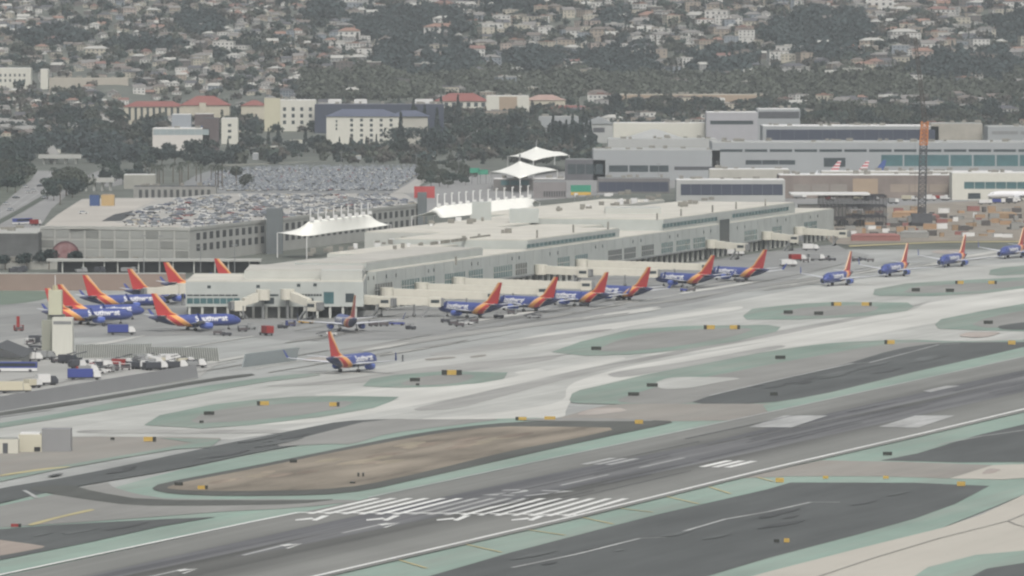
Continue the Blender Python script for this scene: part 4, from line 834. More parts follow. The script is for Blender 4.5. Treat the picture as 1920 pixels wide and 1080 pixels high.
def slab(m, poly, th0, th1, axis):        # a flat aerofoil shape given by 4 corner points (root LE, tip LE, tip TE, root TE)
    a = [Vector(p) for p in poly]; n = Vector(axis); t = [th0, th1, th1, th0]; mid = [(a[0]+a[3])/2, (a[1]+a[2])/2]
    vs = [a[0], a[1], mid[1]+n*th1, mid[0]+n*th0, a[2], a[3], mid[1]-n*th1, mid[0]-n*th0]
    m.add(vs, [(0,1,2,3),(3,2,4,5),(5,4,6,7),(7,6,1,0),(0,3,5,7),(1,6,4,2)])
def letters(txt, x0, x1, z0, h, side, m, parent):
    cu = bpy.data.curves.new('lettering', 'FONT'); cu.body = txt; cu.size = 1; cu.offset = .035
    o = bpy.data.objects.new('tmp', cu); SC.collection.objects.link(o); bpy.context.view_layer.update()
    me = bpy.data.meshes.new_from_object(o); bpy.data.objects.remove(o); bm = bmesh.new(); bm.from_mesh(me)
    xa = min(v.co.x for v in bm.verts); xb = max(v.co.x for v in bm.verts); ya = 0; yb = max(v.co.y for v in bm.verts)
    for i in range(1, 8): bmesh.ops.bisect_plane(bm, geom=bm.verts[:]+bm.edges[:]+bm.faces[:], plane_co=(0, ya+(yb-ya)*i/8, 0), plane_no=(0,1,0))
    for v in bm.verts:
        u = (v.co.x-xa)/(xb-xa); k = v.co.y/yb; x = x0+(x1-x0)*u if side < 0 else x1-(x1-x0)*u; z = z0+h*k; r, zc = rad_at(x)
        v.co = (x, side*(math.sqrt(max(.04, r*r-(z-zc)**2))+.05), z)
    bm.to_mesh(me); bm.free(); me.name = 'lettering'; me.materials.clear(); me.materials.append(m); return link('lettering', me, parent)
def make_jet(kind):
    t = thing('airliner', '', 'airliner')
    ps, ws = (LIV, WING) if kind == 'blue' else (PWHITE, WING)
    fm = MB(); n = 24
    for x, r, zc in PROF:
        for i in range(n): a = 2*math.pi*i/n; fm.v.append((x, math.cos(a)*r, zc+math.sin(a)*r*1.04))
    for j in range(len(PROF)-1):
        for i in range(n): fm.f.append([j*n+i, (j+1)*n+i, (j+1)*n+(i+1)%n, j*n+(i+1)%n][::-1]); fm.m.append(0)
    fus = fm.build('fuselage', ps, t, smooth=True)
    cw = MB(); 
    for s in (-1, 1): cw.add([(30.4,s*.5,4.56),(31.15,s*.75,3.95),(30.2,s*1.5,3.9),(29.6,s*1.35,4.45)], [(0,1,2,3)]); 
    cw.add([(30.45,-.5,4.58),(30.45,.5,4.58),(31.25,.7,3.97),(31.25,-.7,3.97)], [(0,1,2,3)])
    cw.build('cockpit_window', DARKP, fus)
    f = MB(); f.add([(10.4,-.1,5.1),(10.4,.1,5.1),(7.6,.2,6.2),(7.6,-.2,6.2),(2.0,.14,12.45),(2.0,-.14,12.45),(-.1,.03,12.5),(-.1,-.03,12.5),(2.2,.04,5.0),(2.2,-.04,5.0),(5,.22,4.9),(5,-.22,4.9)],
      [(0,1,2,3),(3,2,4,5),(5,4,6,7),(7,6,8,9),(1,10,2),(2,10,8),(2,8,6,4),(0,3,11),(3,9,11),(3,5,7,9)])
    f.build('fin', LIVF if kind == 'blue' else mat('fin_white_blue', C(70,92,150), var=.25, scale=.6), t)
    for s in (-1, 1):
        q = MB(); slab(q, [(5.6,s*.6,4.9),(1.6,s*7.0,5.5),(.3,s*7.1,5.5),(1.6,s*.5,4.9)], .16, .05, (0,0,1)); q.build('tailplane', ws, t)
        q = MB(); slab(q, [(20.5,s*1.2,2.4),(16.1,s*6.5,2.9),(14.0,s*6.5,2.9),(12.8,s*1.2,2.4)][:4], .45, .3, (0,0,1)); slab(q, [(16.9,s*6.0,2.85),(10.2,s*17.2,4.1),(8.7,s*17.2,4.1),(13.1,s*6.0,2.85)], .3, .1, (0,0,1)); wg = q.build('wing', ws, t)
        q = MB(); slab(q, [(10.2,s*17.2,4.1),(8.2,s*17.9,6.5),(7.4,s*17.9,6.5),(8.7,s*17.25,4.1)], .1, .05, (0,1,0)); q.build('winglet', PBLUE if kind == 'blue' else ws, wg)
        e = MB(); ex = [(15.2,.62),(16.2,.98),(18.2,1.08),(19.4,.98)]
        for (xa, ra), (xb, rb) in zip(ex, ex[1:]): e.rod((xa,s*5.2,1.75),(xb,s*5.2,1.75), ra, 14, r2=rb)
        eg = e.build('engine', ENG if kind == 'blue' else ws, t, smooth=False); MB().rod((19.41,s*5.2,1.75),(19.5,s*5.2,1.75), .82, 14).build('fan', DARKP, eg)
        q = MB(); q.box(15.6, 18.6, s*5.2-.15, s*5.2+.15, 2.4, 3.0); q.build('pylon', ws, eg)
        g = MB(); g.rod((14.6,s*2.9,.5),(14.6,s*2.9,2.4), .16, 6); ge = g.build('main_gear', MGREY, t)
        MB().rod((14.6,s*2.45,.52),(14.6,s*3.35,.52), .52, 12).build('tyre', BLACK, ge)
    g = MB(); g.rod((28.2,0,.4),(28.2,0,1.8), .12, 6); ge = g.build('nose_gear', MGREY, t); MB().rod((28.2,-.3,.36),(28.2,.3,.36), .36, 12).build('tyre', BLACK, ge)
    if kind == 'blue':
        for s in (-1, 1): letters('Southwest', 15.2, 27.0, 3.15, 1.85, s, PWHITE, fus)
    return t
J0 = make_jet('blue'); used = []
def place_jet(px, py, hx, hy, label, group=None, src=J0, flag=used, scale=None):
    p = G(px, py); rz = math.atan2(hy, hx)
    if not flag and scale is None: o = src; o.location = p; o.rotation_euler = (0,0,rz); flag.append(1)
    else: o = dup(src, p, rz, scale)
    o['label'] = label
    if group: o['group'] = group
    return o, p, Vector((hx, hy, 0)).normalized()
g1 = 'jets parked in a row right of the pier'; g2 = 'jets parked left of the pier'; g3 = 'jets taxiing in line at right'
R = []
for px, py, lab in ((941,599,'blue jet with red tail, nearest and leftmost in the row along the terminal'), (1046,587,'blue jet with red tail, second from left along the terminal'), (1141,577,'blue jet with red tail, third from left along the terminal'), (1220,566,'blue jet with red tail, fourth from left along the terminal'), (1340,541,'blue jet with red tail, fifth from left along the terminal'), (1438,529,'blue jet with red tail, farthest and rightmost in the row along the terminal')):
    R.append(place_jet(px, py, -.66, .75, lab, g1))
Lj = []
for px, py, hx, hy, lab in ((84,611,.86,.5,'blue jet with its red tail tip just left of the pale tower'), (108,603,.86,.5,'blue jet whose red tail is half hidden behind the pale tower'), (155,583,.86,.5,'blue jet with red tail, next right of the pale tower'), (239,570,.86,.5,'blue jet with red tail against the brick wall, between two other tails'), (307,556,.86,.5,'blue jet with red tail just left of the pier roof'), (402,548,.86,.5,'blue jet mostly hidden behind the pier, only its red tail showing'), (284,622,.87,.49,'whole blue jet with red and orange tail parked nose to the pier')):
    Lj.append(place_jet(px, py, hx, hy, lab, g2))
place_jet(667, 626, -.2, .98, 'blue jet seen from behind at the gate, wings spread level')
place_jet(615, 703, .40, .92, 'single blue jet taxiing away across the pale taxiway in the foreground')
for px, py, lab in ((1597,532,'leftmost of the four oncoming blue jets on the taxiway'), (1703,515,'second from left of the four oncoming blue jets'), (1811,497,'third from left of the four oncoming blue jets'), (1921,481,'oncoming blue jet cut off by the right edge')):
    place_jet(px, py, -.36, -.93, lab, g3)
W0 = make_jet('white'); wu = []
def strip_fin(o, m):
    for c in o.children:
        if c.name.startswith('fin'): c.data = c.data.copy(); c.data.materials.clear(); c.data.materials.append(m)
def stripes(name, cols, scale):
    m = bpy.data.materials.new(name); m.use_nodes = True; t = m.node_tree; p = t.nodes['Principled BSDF']
    tc = t.nodes.new('ShaderNodeTexCoord'); sx = t.nodes.new('ShaderNodeSeparateXYZ'); mm = t.nodes.new('ShaderNodeMath'); mm.operation = 'MULTIPLY'; mm.inputs[1].default_value = scale
    fr = t.nodes.new('ShaderNodeMath'); fr.operation = 'FRACT'; cr = t.nodes.new('ShaderNodeValToRGB'); cr.color_ramp.interpolation = 'CONSTANT'
    cr.color_ramp.elements[0].color = (*cols[0],1); cr.color_ramp.elements[1].position = .5; cr.color_ramp.elements[1].color = (*cols[1],1)
    L_ = t.links.new; L_(tc.outputs['Object'], sx.inputs[0]); L_(sx.outputs['Z'], mm.inputs[0]); L_(mm.outputs[0], fr.inputs[0]); L_(fr.outputs[0], cr.inputs[0]); L_(cr.outputs[0], p.inputs['Base Color']); return m
STR = stripes('fin_red_white', (C(196,70,78), C(226,226,228)), .55)
_w = []
for px, py, hx, lab, m in ((1577,341,-1,'white jet with a striped red and white tail, the left one of two',STR), (1630,341,-1,'white jet with a striped red and white tail, the right one of two',STR), (1662,339,-.9,'white jet with a blue tail beside the two striped tails',None)):
    o, p, h = place_jet(px, py, hx, -.35, lab, None, W0, wu); _w.append((o, m))
o, p, h = place_jet(1960, 376, -1, -.25, 'white jet partly cut off at the right edge by the white concourse', None, W0, wu)
for o_, m_ in _w:
    if m_: strip_fin(o_, m_)
# jet bridges on the row
BL = ['nearest','second nearest','third nearest','fourth nearest','fifth nearest','farthest']
for i, (o, p, h) in enumerate(R):
    nose = p + h*28.5; s = Vector((-h.y, h.x, 0)); B = nose + s*(-2.6) if False else nose + s*2.8
    q = B - P0; x = q.x*ux + q.y*uy - 10; A_ = TW(x, -5.5)
    if (B-A_).length < 16: A_ = TW(x-8, -5.5)
    jet_bridge(A_, B, 'cream jet bridge reaching the ' + BL[i] + ' jet of the row along the terminal', 6.2, 5.0)
for k, (pa, pb, lab) in enumerate(((650,735,'cream jet bridge nearest the pier, over the jet seen from behind'),(1015,1105,'cream jet bridge stub between second and third jet'),(1335,1400,'cream jet bridge stub between fifth and sixth jet'),(1440,1500,'cream jet bridge beyond the farthest parked jet'),(1500,1590,'last cream jet bridge at the far right end of the terminal'))):
    x = tpx(pa, -5.5); A_ = TW(x, -5.5); Bx = (pb-960)/sc(A_.y-6); jet_bridge(A_, (Bx, A_.y-6, 0), lab, 6.4, 5.2)
jet_bridge(PL + Vector((xp(494), -4.5, 0)), PL + Vector((xp(438), -9, 0)), 'cream jet bridge sloping down from the pier to the whole blue jet', 8.2, 4.6)
jet_bridge(PL + Vector((xp(540), -4.5, 0)), PL + Vector((xp(600), -12, 0)), 'cream jet bridge right of the pier glass, sloping down to the right', 8.4, 4.6)
q = G(340, 575); jet_bridge((q.x, q.y+10, 0), (q.x-13, q.y+4, 0), 'cream jet bridge at the left end of the pier', 6, 4.8)

# ================================================ SERVICE VEHICLES
def wheels(m_parent, xs, hw, r=.45):
    for x in xs:
        for s in (-1, 1): MB().rod((x, s*(hw-.25), r), (x, s*hw, r), r, 10).build('wheel', BLACK, m_parent)
VC = {'blue': C(66,78,146), 'white': C(222,222,220), 'dark': C(72,74,80), 'red': C(150,50,48), 'cream': C(204,198,176), 'grey': C(150,152,152), 'yellow': C(190,150,60)}
def vm(c): return mat('paint_'+c, VC[c], rough=.4, var=.04)
def box_truck(label, loc, rz, cargo='white', cab='white', Ln=8.0, hz_=3.4, cat='truck', high=0.0):
    t = thing('box_truck', label, cat, loc, rz); m = MB(); m.box(-Ln/2, Ln/2, -1.0, 1.0, .55, .95); m.build('chassis', DGREY, t)
    MB().box(-Ln/2, Ln/2-2.3, -1.25, 1.25, .96+high, hz_+high).build('cargo_box', vm(cargo), t)
    if high: MB().box(-Ln/2+1, Ln/2-3.5, -.8, .8, .97, .955+high).build('scissor_lift', DGREY, t)
    c = MB(); c.add([(Ln/2-2.1,-1.15,.96),(Ln/2,-1.15,.96),(Ln/2,1.15,.96),(Ln/2-2.1,1.15,.96),(Ln/2-2.1,-1.1,2.7),(Ln/2-.7,-1.1,2.7),(Ln/2-.7,1.1,2.7),(Ln/2-2.1,1.1,2.7),(Ln/2,-1.15,1.7),(Ln/2,1.15,1.7)], [(0,3,2,1),(4,5,6,7),(0,1,8,5,4),(2,3,7,6,9),(3,0,4,7),(1,2,9,8),(8,9,6,5)])
    cb = c.build('cab', vm(cab), t); MB().add([(Ln/2+.01,-1.0,1.74),(Ln/2+.01,1.0,1.74),(Ln/2-.62,.95,2.62),(Ln/2-.62,-.95,2.62)], [(0,1,2,3)]).build('windscreen', DARKP, cb)
    wheels(t, (-Ln/2+1.6, Ln/2-1.2), 1.2, .5); return t
def tug(label, loc, rz, c='dark'):
    t = thing('baggage_tug', label, 'tug', loc, rz); m = MB(); m.box(-1.6, 1.6, -.8, .8, .35, 1.1); m.box(-1.5, -.4, -.75, .75, 1.11, 1.3); m.build('body', vm(c), t)
    r = MB(); 
    for x in (-.6, .6):
        for y in (-.7, .7): r.box(x-.05, x+.05, y-.05, y+.05, 1.31, 2.0)
    r.box(-.75, .75, -.8, .8, 2.0, 2.1); r.build('canopy_frame', vm('grey'), t); wheels(t, (-1, 1), .85, .38); return t
def cart(label, loc, rz, c='dark'):
    t = thing('baggage_cart', label, 'cart', loc, rz); m = MB(); m.box(-1.6, 1.6, -.8, .8, .4, .6); m.box(-1.55, -1.45, -.75, .75, .6, 1.9); m.box(1.45, 1.55, -.75, .75, .6, 1.9); m.box(-1.6, 1.6, -.8, .8, 1.9, 2.0); m.build('body', vm(c), t)
    MB().box(-1.4, 1.4, -.7, .7, .61, 1.3).build('load', mat('baggage_mixed', C(96,90,92), var=.4, scale=2), t); wheels(t, (-1, 1), .85, .32); return t
def loader(label, loc, rz, c='white'):
    t = thing('belt_loader', label, 'loader', loc, rz); MB().box(-2.6, 2.4, -.9, .9, .4, 1.0).build('body', vm(c), t)
    MB().add([(-3.4,-.5,.9),(3.8,-.5,2.6),(3.8,.5,2.6),(-3.4,.5,.9),(-3.4,-.5,1.15),(3.8,-.5,2.85),(3.8,.5,2.85),(-3.4,.5,1.15)], [(0,3,2,1),(4,5,6,7),(0,1,5,4),(1,2,6,5),(2,3,7,6),(3,0,4,7)]).build('belt', DGREY, t); wheels(t, (-1.6, 1.6), .95, .4); return t
def bus(label, loc, rz, body='white', Ln=11.0, skirt='blue'):
    t = thing('shuttle_bus', label, 'bus', loc, rz); MB().box(-Ln/2, Ln/2, -1.25, 1.25, 1.3, 3.0).build('body', vm(body), t); MB().box(-Ln/2, Ln/2, -1.26, 1.26, .4, 1.297).build('skirt', vm(skirt), t)
    q = MB(); q.box(-Ln/2+.4, Ln/2-.4, -1.3, -1.252, 1.8, 2.7); q.box(-Ln/2+.4, Ln/2-.4, 1.252, 1.3, 1.8, 2.7); q.box(Ln/2+.003, Ln/2+.04, -1.1, 1.1, 1.6, 2.8); q.build('window', DARKP, t); wheels(t, (-Ln/2+2, Ln/2-2), 1.28, .5); return t
rr = random.Random(11)
box_truck('blue and white catering truck alone on the apron below the left jets', G(228,628), .05, 'blue', 'white', 9, 3.4)
box_truck('white truck with a dark red side under the pier, near the blue cart', G(499,629), 2.0, 'red', 'white', 7, 3.2)
cart('dark cart beside a stand at the far left of the apron', G(35,621), .4, 'red'); MB
st = thing('stair_stand', 'small dark red boarding stand alone at the far left of the apron', 'stand', G(34,617))
MB().box(-.9, .9, -.9, .9, 0, .5).build('base', DGREY, st); MB().box(-.5, .5, -.5, .5, .504, 4.2).build('column', vm('red'), st)
box_truck('white box truck with bright blue cargo side in the vehicle yard', G(158,713), .1, 'blue', 'white', 9.5, 3.3)
bus('long blue and white trailer at the left edge of the vehicle yard', G(28,698), 0, 'blue', 13, 'white')
box_truck('small dark-windowed van between the tan trucks and the blue cargo truck', G(88,723), .4, 'white', 'dark', 6, 3.2)
box_truck('tan tanker-like truck at the left edge of the vehicle yard', G(28,738), .1, 'cream', 'cream', 9, 3.4); box_truck('pale service truck among the carts, beside the tan truck', G(62,728), .8, 'cream', 'white', 5, 2.6)
items = []
def veh(kind, px, py, look, where, rz=None, **k):
    rz = rr.uniform(-.6, .6) if rz is None else rz; o = {'tug': tug, 'cart': cart, 'loader': loader, 'truck': box_truck, 'bus': bus}[kind]('', G(px, py), rz, **k); items.append((o, look, where, px)); return o
for i in range(44):                                     # the crowded yard behind the plain wall
    px = 148 + i*5.0 + rr.uniform(-3,3); py = 704 - (px-150)*.06 - rr.random()*22
    k = rr.choice(['truck','cart','tug','truck','loader'])
    if k == 'truck': c = rr.choice(['white','grey','grey','dark','dark','cream','red']); veh(k, px, py, {'white':'white','grey':'grey','dark':'dark','cream':'cream','red':'red'}[c]+' truck', 'in the crowded yard behind the plain wall', cargo=c, cab='white', Ln=rr.uniform(4.5,7.5), hz_=rr.uniform(1.9,2.7))
    else: c = rr.choice(['white','dark','grey']); veh(k, px, py, c+' '+{'cart':'baggage cart','tug':'tug','loader':'belt loader'}[k], 'in the crowded yard behind the plain wall', c=c)
for i in range(16):
    px = 60 + rr.random()*85; py = 645 + rr.random()*38; k = rr.choice(['truck','cart','tug','loader']); c = rr.choice(['dark','grey','white','dark'])
    if px > 96 and py < 672: px -= 50
    if k == 'truck': veh(k, px, py, c+' truck', 'in the cluttered yard left of the pale tower', cargo=c, cab=c, Ln=5.5, hz_=2.8)
    else: veh(k, px, py, c+' '+{'cart':'baggage cart','tug':'tug','loader':'belt loader'}[k], 'in the cluttered yard left of the pale tower', c=c)
for px, py, k, c in ((835,605,'tug','dark'),(850,610,'cart','dark'),(862,613,'cart','dark'),(874,609,'loader','white'),(888,606,'cart','grey'),(770,618,'tug','dark'),(935,597,'tug','dark'),(960,590,'cart','grey'),(1006,596,'tug','dark'),(1000,597,'loader','grey'),(1095,575,'tug','dark'),(1165,562,'cart','dark'),(1283,547,'tug','blue'),(1296,547,'cart','grey'),(1388,529,'tug','dark')):
    veh(k, px, py, {'dark':'dark','white':'white','grey':'grey','blue':'blue'}[c]+' '+{'cart':'baggage cart','tug':'tug','loader':'belt loader'}[k], 'on the apron by the jets along the terminal', c=c)
for px, py, k, c in ((455,622,'cart','dark'),(470,618,'tug','grey'),(425,630,'tug','dark'),(545,612,'cart','blue'),(530,616,'tug','dark'),(575,607,'loader','yellow'),(612,632,'loader','grey'),(622,630,'tug','white'),(200,612,'tug','dark'),(300,604,'cart','dark'),(408,628,'cart','grey'),(700,612,'cart','dark'),(720,612,'cart','dark'),(745,610,'loader','blue')):
    veh(k, px, py, c+' '+{'cart':'baggage cart','tug':'tug','loader':'belt loader'}[k], 'on the apron in front of the pier', c=c)
for px, py, k, c in ((1380,480,'truck','white'),(1478,500,'truck','white'),(1495,490,'truck','red'),(1512,492,'cart','white'),(1530,489,'truck','grey'),(1548,488,'cart','dark'),(1520,470,'truck','white'),(1560,489,'tug','dark'),(1605,490,'cart','dark'),(1618,489,'tug','dark'),(1632,491,'cart','grey')):
    if k == 'truck': veh(k, px, py, c+' truck', 'beyond the farthest parked jet', cargo=c, cab='white', Ln=7, hz_=3.0)
    else: veh(k, px, py, c+' '+{'cart':'baggage cart','tug':'tug'}[k], 'beyond the farthest parked jet', c=c)
for i in range(34):
    px = rr.uniform(1490, 1915); py = rr.uniform(353, 384); c = rr.choice(['white','white','grey','cream','dark','yellow','red','blue'])
    veh('truck', px, py, c+' truck', 'on the far apron beyond the building site', cargo=c, cab='white', Ln=rr.uniform(5,9), hz_=rr.uniform(2.4,3.4))
for i in range(14):
    px = rr.uniform(-10, 330); py = rr.uniform(509, 514); c = rr.choice(['white','grey','dark','white']); veh('truck', px, py, c+' truck', 'on the road at the foot of the brick wall', cargo=c, cab=c, Ln=rr.uniform(4.5,6.5), hz_=rr.uniform(1.9,2.6)) if i < 7 else None
autolabel(items)

# ================================================ AIRFIELD SIGNS
SYEL = mat('sign_yellow', C(192,162,86), var=.1, scale=2); SBLK = mat('sign_black', C(62,64,60), var=.2); SRED = mat('sign_red', C(150,62,62)); SGRN = mat('sign_green', C(66,150,124), var=.05)
def sign(px, py, wpx, kind, label, hpx=None):
    p = G(px, py+3); s = sc(p.y); W = wpx*.86/s; H = (hpx or 7.5)*.82/s; t = thing('airfield_sign', label, 'airfield sign', p)
    main = {'k': SBLK, 'y': SYEL, 'yk': SYEL, 'ky': SYEL, 'kyk': SYEL, 'rk': SRED}[kind]
    MB().box(-W/2, W/2, -.18, .18, .35, .35+H).build('panel', main, t)
    e = W*.27
    if kind in ('ky','kyk'): MB().box(-W/2-.02, -W/2+e, -.26, .26, .33, .37+H).build('location_panel', SBLK, t)
    if kind in ('yk','kyk','rk'): MB().box(W/2-e, W/2+.02, -.26, .26, .33, .37+H).build('location_panel', SBLK, t)
    for x in (-W*.35, 0, W*.35): MB().rod((x,0,0),(x,0,.349), .06, 5).build('leg', MGREY, t)
    return t
for a in ((392,777,23,'k','black sign on the oval island left of two yellow signs'),(378,792,9,'k','tiny black box sign below a wider black sign, left island',5),(778,714,22,'k','black sign on the small island below the taxiing jet'),(783,722,8,'k','tiny black box right below the small island black sign',5),(1118,655,22,'k','black sign near the left tip of the long middle island'),(1188,741,24,'k','lower black sign of a pair near the pale patch'),(1223,724,24,'k','upper black sign of a pair near the pale patch'),(1463,672,22,'k','black sign above the dark asphalt, right of centre'),(1478,587,20,'k','left black sign on the island under the oncoming jets'),(1535,589,20,'k','right black sign on the island under the oncoming jets'),(1717,545,18,'k','left black sign on the upper right island'),(1781,546,18,'k','right black sign on the upper right island'),(1853,606,20,'k','black sign near the right edge on the grey patch'),(1451,741,16,'k','dark sign on dark asphalt beside the green band'),(335,910,18,'k','black sign at the left tip of the dirt island',7),(1664,853,20,'k','black sign at the tip of the dark triangle, right of runway'),
          (493,759,26,'ky','yellow sign with black left end on the oval island',9),(627,761,22,'yk','yellow sign with black right end on the oval island',9),(847,702,44,'kyk','wide yellow sign with black ends on the small island',11),(1330,616,24,'ky','yellow sign with black left end, middle island',9),(1378,616,22,'yk','yellow sign with black right end, middle island',9),(1568,572,22,'ky','yellow sign with black left end, island under the oncoming jets',8),(1625,572,22,'yk','yellow sign with black right end, island under the oncoming jets',8),(1799,531,18,'ky','yellow sign with black left end, upper right island',7),(1861,531,18,'yk','yellow sign with black right end, upper right island',7),(1668,644,22,'ky','yellow sign with black left end above the dark asphalt',9),(1897,645,16,'y','yellow sign at the right end of the dark asphalt',9),(281,827,27,'yk','large yellow sign with black right end near the cream hut',10),(380,917,22,'yk','yellow sign with black right end on the dirt island tip',8),(977,787,24,'ky','yellow sign with dark left end above the dirt island',7),(1031,786,24,'y','plain yellow sign above the dirt island',7),(1198,794,18,'y','yellow sign on the dark tip right of the dirt island',9),(1462,904,18,'y','yellow sign at the left corner of the big dark area',10),(1802,911,18,'y','yellow sign near the right point of the big dark area',10),(1475,1017,12,'y','small square yellow sign beside a black one',9),(1456,1017,12,'k','small black sign beside a square yellow one',7),(550,867,16,'k','dark green-black sign on the upper edge of the dirt island',7),(1548,897,12,'y','small yellow sign on the green strip, left of its pair',6),(1661,897,12,'y','small yellow sign on the green strip, right of its pair',6),(30,988,22,'rk','red sign with black right end beside the dark wedge',7),(211,824,9,'k','tiny dark box left of the large yellow sign',5)):
    sign(*a)
for px, py, l in ((672,893,'left thin post on the dirt island'),(681,893,'right thin post on the dirt island'),(661,906,'dark low marker at the lower edge of the dirt island')):
    t = thing('marker_post', l, 'post', G(px, py+3)); h = 1.1 if py < 900 else .7; MB().box(-.22 if py<900 else -.6, .22 if py<900 else .6, -.2, .2, 0, h).build('post', SBLK, t); MB().box(-.3, .3, -.3, .3, h+.003, h+.08).build('cap', MGREY, t)
t = thing('windsock_pole', 'lone thin grey pole on the taxiway right of the taxiing jet', 'pole', G(755,678)); MB().rod((0,0,0),(0,0,2.0), .22, 6).build('pole', DGREY, t); MB().rod((0,0,0),(0,0,.2), .5, 8).build('base', MGREY, t)
# green gantry signs
def gantry(px, py, wpx, hpx, lab, yel=True, base=None):
    p = G(px, base or py+40); s = sc(p.y); W = wpx/s; z = ZAT(py, p.y); t = thing('road_sign', lab, 'road sign', p)
    MB().box(-W/2, W/2, -.15, .15, z-hpx/s, z).build('panel', SGRN, t)
    if yel: MB().box(-W/2, W/2, -.15, .15, z-hpx/s*1.45, z-hpx/s-.02).build('yellow_panel', mat('sign_ochre', C(214,176,84)), t)
    for x in (-W*.3, W*.3): MB().rod((x,.5,0),(x,.5,z), .25, 6).build('post', MGREY, t)
gantry(268, 376, 41, 16, 'large green road sign with a yellow strip over the ramp', True, 420); gantry(268, 401, 42, 10, 'green road sign directly below the one with a yellow strip', False, 421)
gantry(1089, 347, 38, 13, 'green road sign with yellow strip right of the portal canopy', True, 378); gantry(890, 315, 18, 9, 'left small green road sign beside the front peaked canopy', False, 345); gantry(906, 318, 18, 9, 'right small green road sign beside the front peaked canopy', False, 345)

# ================================================ CRANE AND STEEL FRAME
cr_ = thing('crawler_crane', 'tall lattice crane with an orange middle section and dark lower mast', 'crane', G(1728, 424)); cp = cr_.location; cs = sc(cp.y)
def lattice(nm, a, b, w0, w1, mm, n, par, r=.14):
    a = Vector(a); b = Vector(b); m = MB(); P = []
    for k in range(n+1):
        c = a.lerp(b, k/n); w = w0+(w1-w0)*k/n; P.append([c+Vector((sx*w/2, sy*w/2, 0)) for sx, sy in ((-1,-1),(1,-1),(1,1),(-1,1))])
    for k in range(n):
        for j in range(4): m.rod(P[k][j], P[k+1][j], r, 4); m.rod(P[k][j], P[k+1][(j+1)%4], r*.7, 4); m.rod(P[k][j], P[k][(j+1)%4], r*.6, 4)
    return m.build(nm, mm, par)
zz = lambda py: ZAT(py, cp.y)
lattice('lower_mast', (0,0,3), (.8,0,zz(272)), 3.6, 3.2, DGREY, 18, cr_, .32); lattice('middle_mast', (.8,0,zz(271.5)), (1.4,0,zz(228)), 3.4, 3.0, mat('crane_orange', C(196,128,78), var=.08), 6, cr_, .42)
lattice('jib', (1.4,0,zz(227.5)), (-3.0,6,zz(70)), 2.0, 1.1, mat('jib_grey', C(80,76,72)), 22, cr_, .21)
MB().rod((-3.0,6,zz(70)),(-3.0,2,4), .06, 4).build('hoist_line', DGREY, cr_)
MB().box(-5, 5, -4, 4, 1.6, 6).build('cab_house', DGREY, cr_); MB().box(-5.2, 5.2, -4.5, -2.8, 0, 1.596).build('crawler_track', BLACK, cr_); MB().box(-5.2, 5.2, 2.8, 4.5, 0, 1.596).build('crawler_track', BLACK, cr_); MB().box(-6.5,-5.003,-3,3,2,5).build('counterweight', MGREY, cr_)
sf = thing('steel_frame', 'dark steel building frame under construction with a white curved roof edge', 'frame', G(1600, 425)); sp = sf.location; ss = sc(sp.y)
m = MB(); W = 62/ss; top = ZAT(366, sp.y)
for i in range(19):
    for y in (0, 12, 24): x = -W + 2*W*i/18; m.box(x-.17, x+.17, y-.17, y+.17, 0, top)
for i in range(18):
    if i % 3 == 1: x = -W + 2*W*i/18; m.rod((x,-.1,0),(x+2*W/18,-.1,top/3), .12, 4); m.rod((x,-.1,top*2/3),(x+2*W/18,-.1,top/3), .12, 4)
for k in range(3):
    z = top*(k+1)/3
    for y in (0, 12, 24): m.box(-W, W, y-.22, y+.22, z-.6, z-.05)
    for i in range(11): x = -W + 2*W*i/10; m.box(x-.2, x+.2, 0, 24, z-1.2, z-.65)
m.build('steel', mat('steel_dark', C(66,66,70), var=.15, scale=.3), sf)
MB().box(-W-14, W*.5, -2, 26, top+.004, top+.8).build('roof_edge', WHROOF, sf); MB().box(-W-10, -W*.2, 3, 20, top*.30, top*.68).build('clad_section', mat('clad_grey', C(150,148,144), var=.15, scale=.2), sf)
rr = random.Random(5); items = []
OR = mat('container_orange', C(172,142,112), var=.1); RDC = mat('container_red', C(150,104,98), var=.12); GYC = mat('container_grey', C(150,150,146), var=.12); DKC = mat('container_dark', C(92,88,86), var=.15); TNC = mat('soil_tan', C(160,136,108), var=.2)
for i in range(120):
    px = rr.uniform(1575, 1925); py = rr.uniform(392, 446); c, nm = rr.choice([(OR,'orange'),(RDC,'dull red'),(GYC,'grey'),(GYC,'grey'),(DKC,'dark'),(DKC,'dark'),(DKC,'dark'),(WHROOF,'white'),(TNC,'tan')])
    p = G(px, py); o = thing('site_container', '', 'container', p, rr.uniform(-.3,.3), 'containers on the construction site'); w_ = rr.uniform(1.5,6.5); h_ = rr.uniform(1.0,2.8)
    MB().box(-w_/2, w_/2, 0, 2.5, 0, h_).build('body', c, o); MB().box(-w_/2-.05, w_/2+.05, -.05, 2.55, h_+.003, h_+.12).build('lid', GYC, o); items.append((o, nm+' container', 'on the building site around the crane foot', px))
autolabel(items)
for px, py, W_, c, l in ((1642,452,22,RDC,'long red-orange barrier stack on the apron edge left of the crane'),(1700,408,14,OR,'long orange shed roof right of the steel frame'),(1715,446,13,GYC,'pale trailer row at the apron edge below the crane'),(1745,414,9,RDC,'dull red stack right of the crane foot'),(1880,410,14,TNC,'tan soil heap near the right edge')):
    t = thing('site_shed' if c is not TNC else 'soil_heap', l, 'shed' if c is not TNC else 'soil heap', G(px, py)); MB().box(-W_/2, W_/2, 0, 4, 0, 2.4).build('body', c, t); MB().hip(-W_/2, W_/2, 0, 4, 2.404, 1.0, .2).build('roof', c, t)
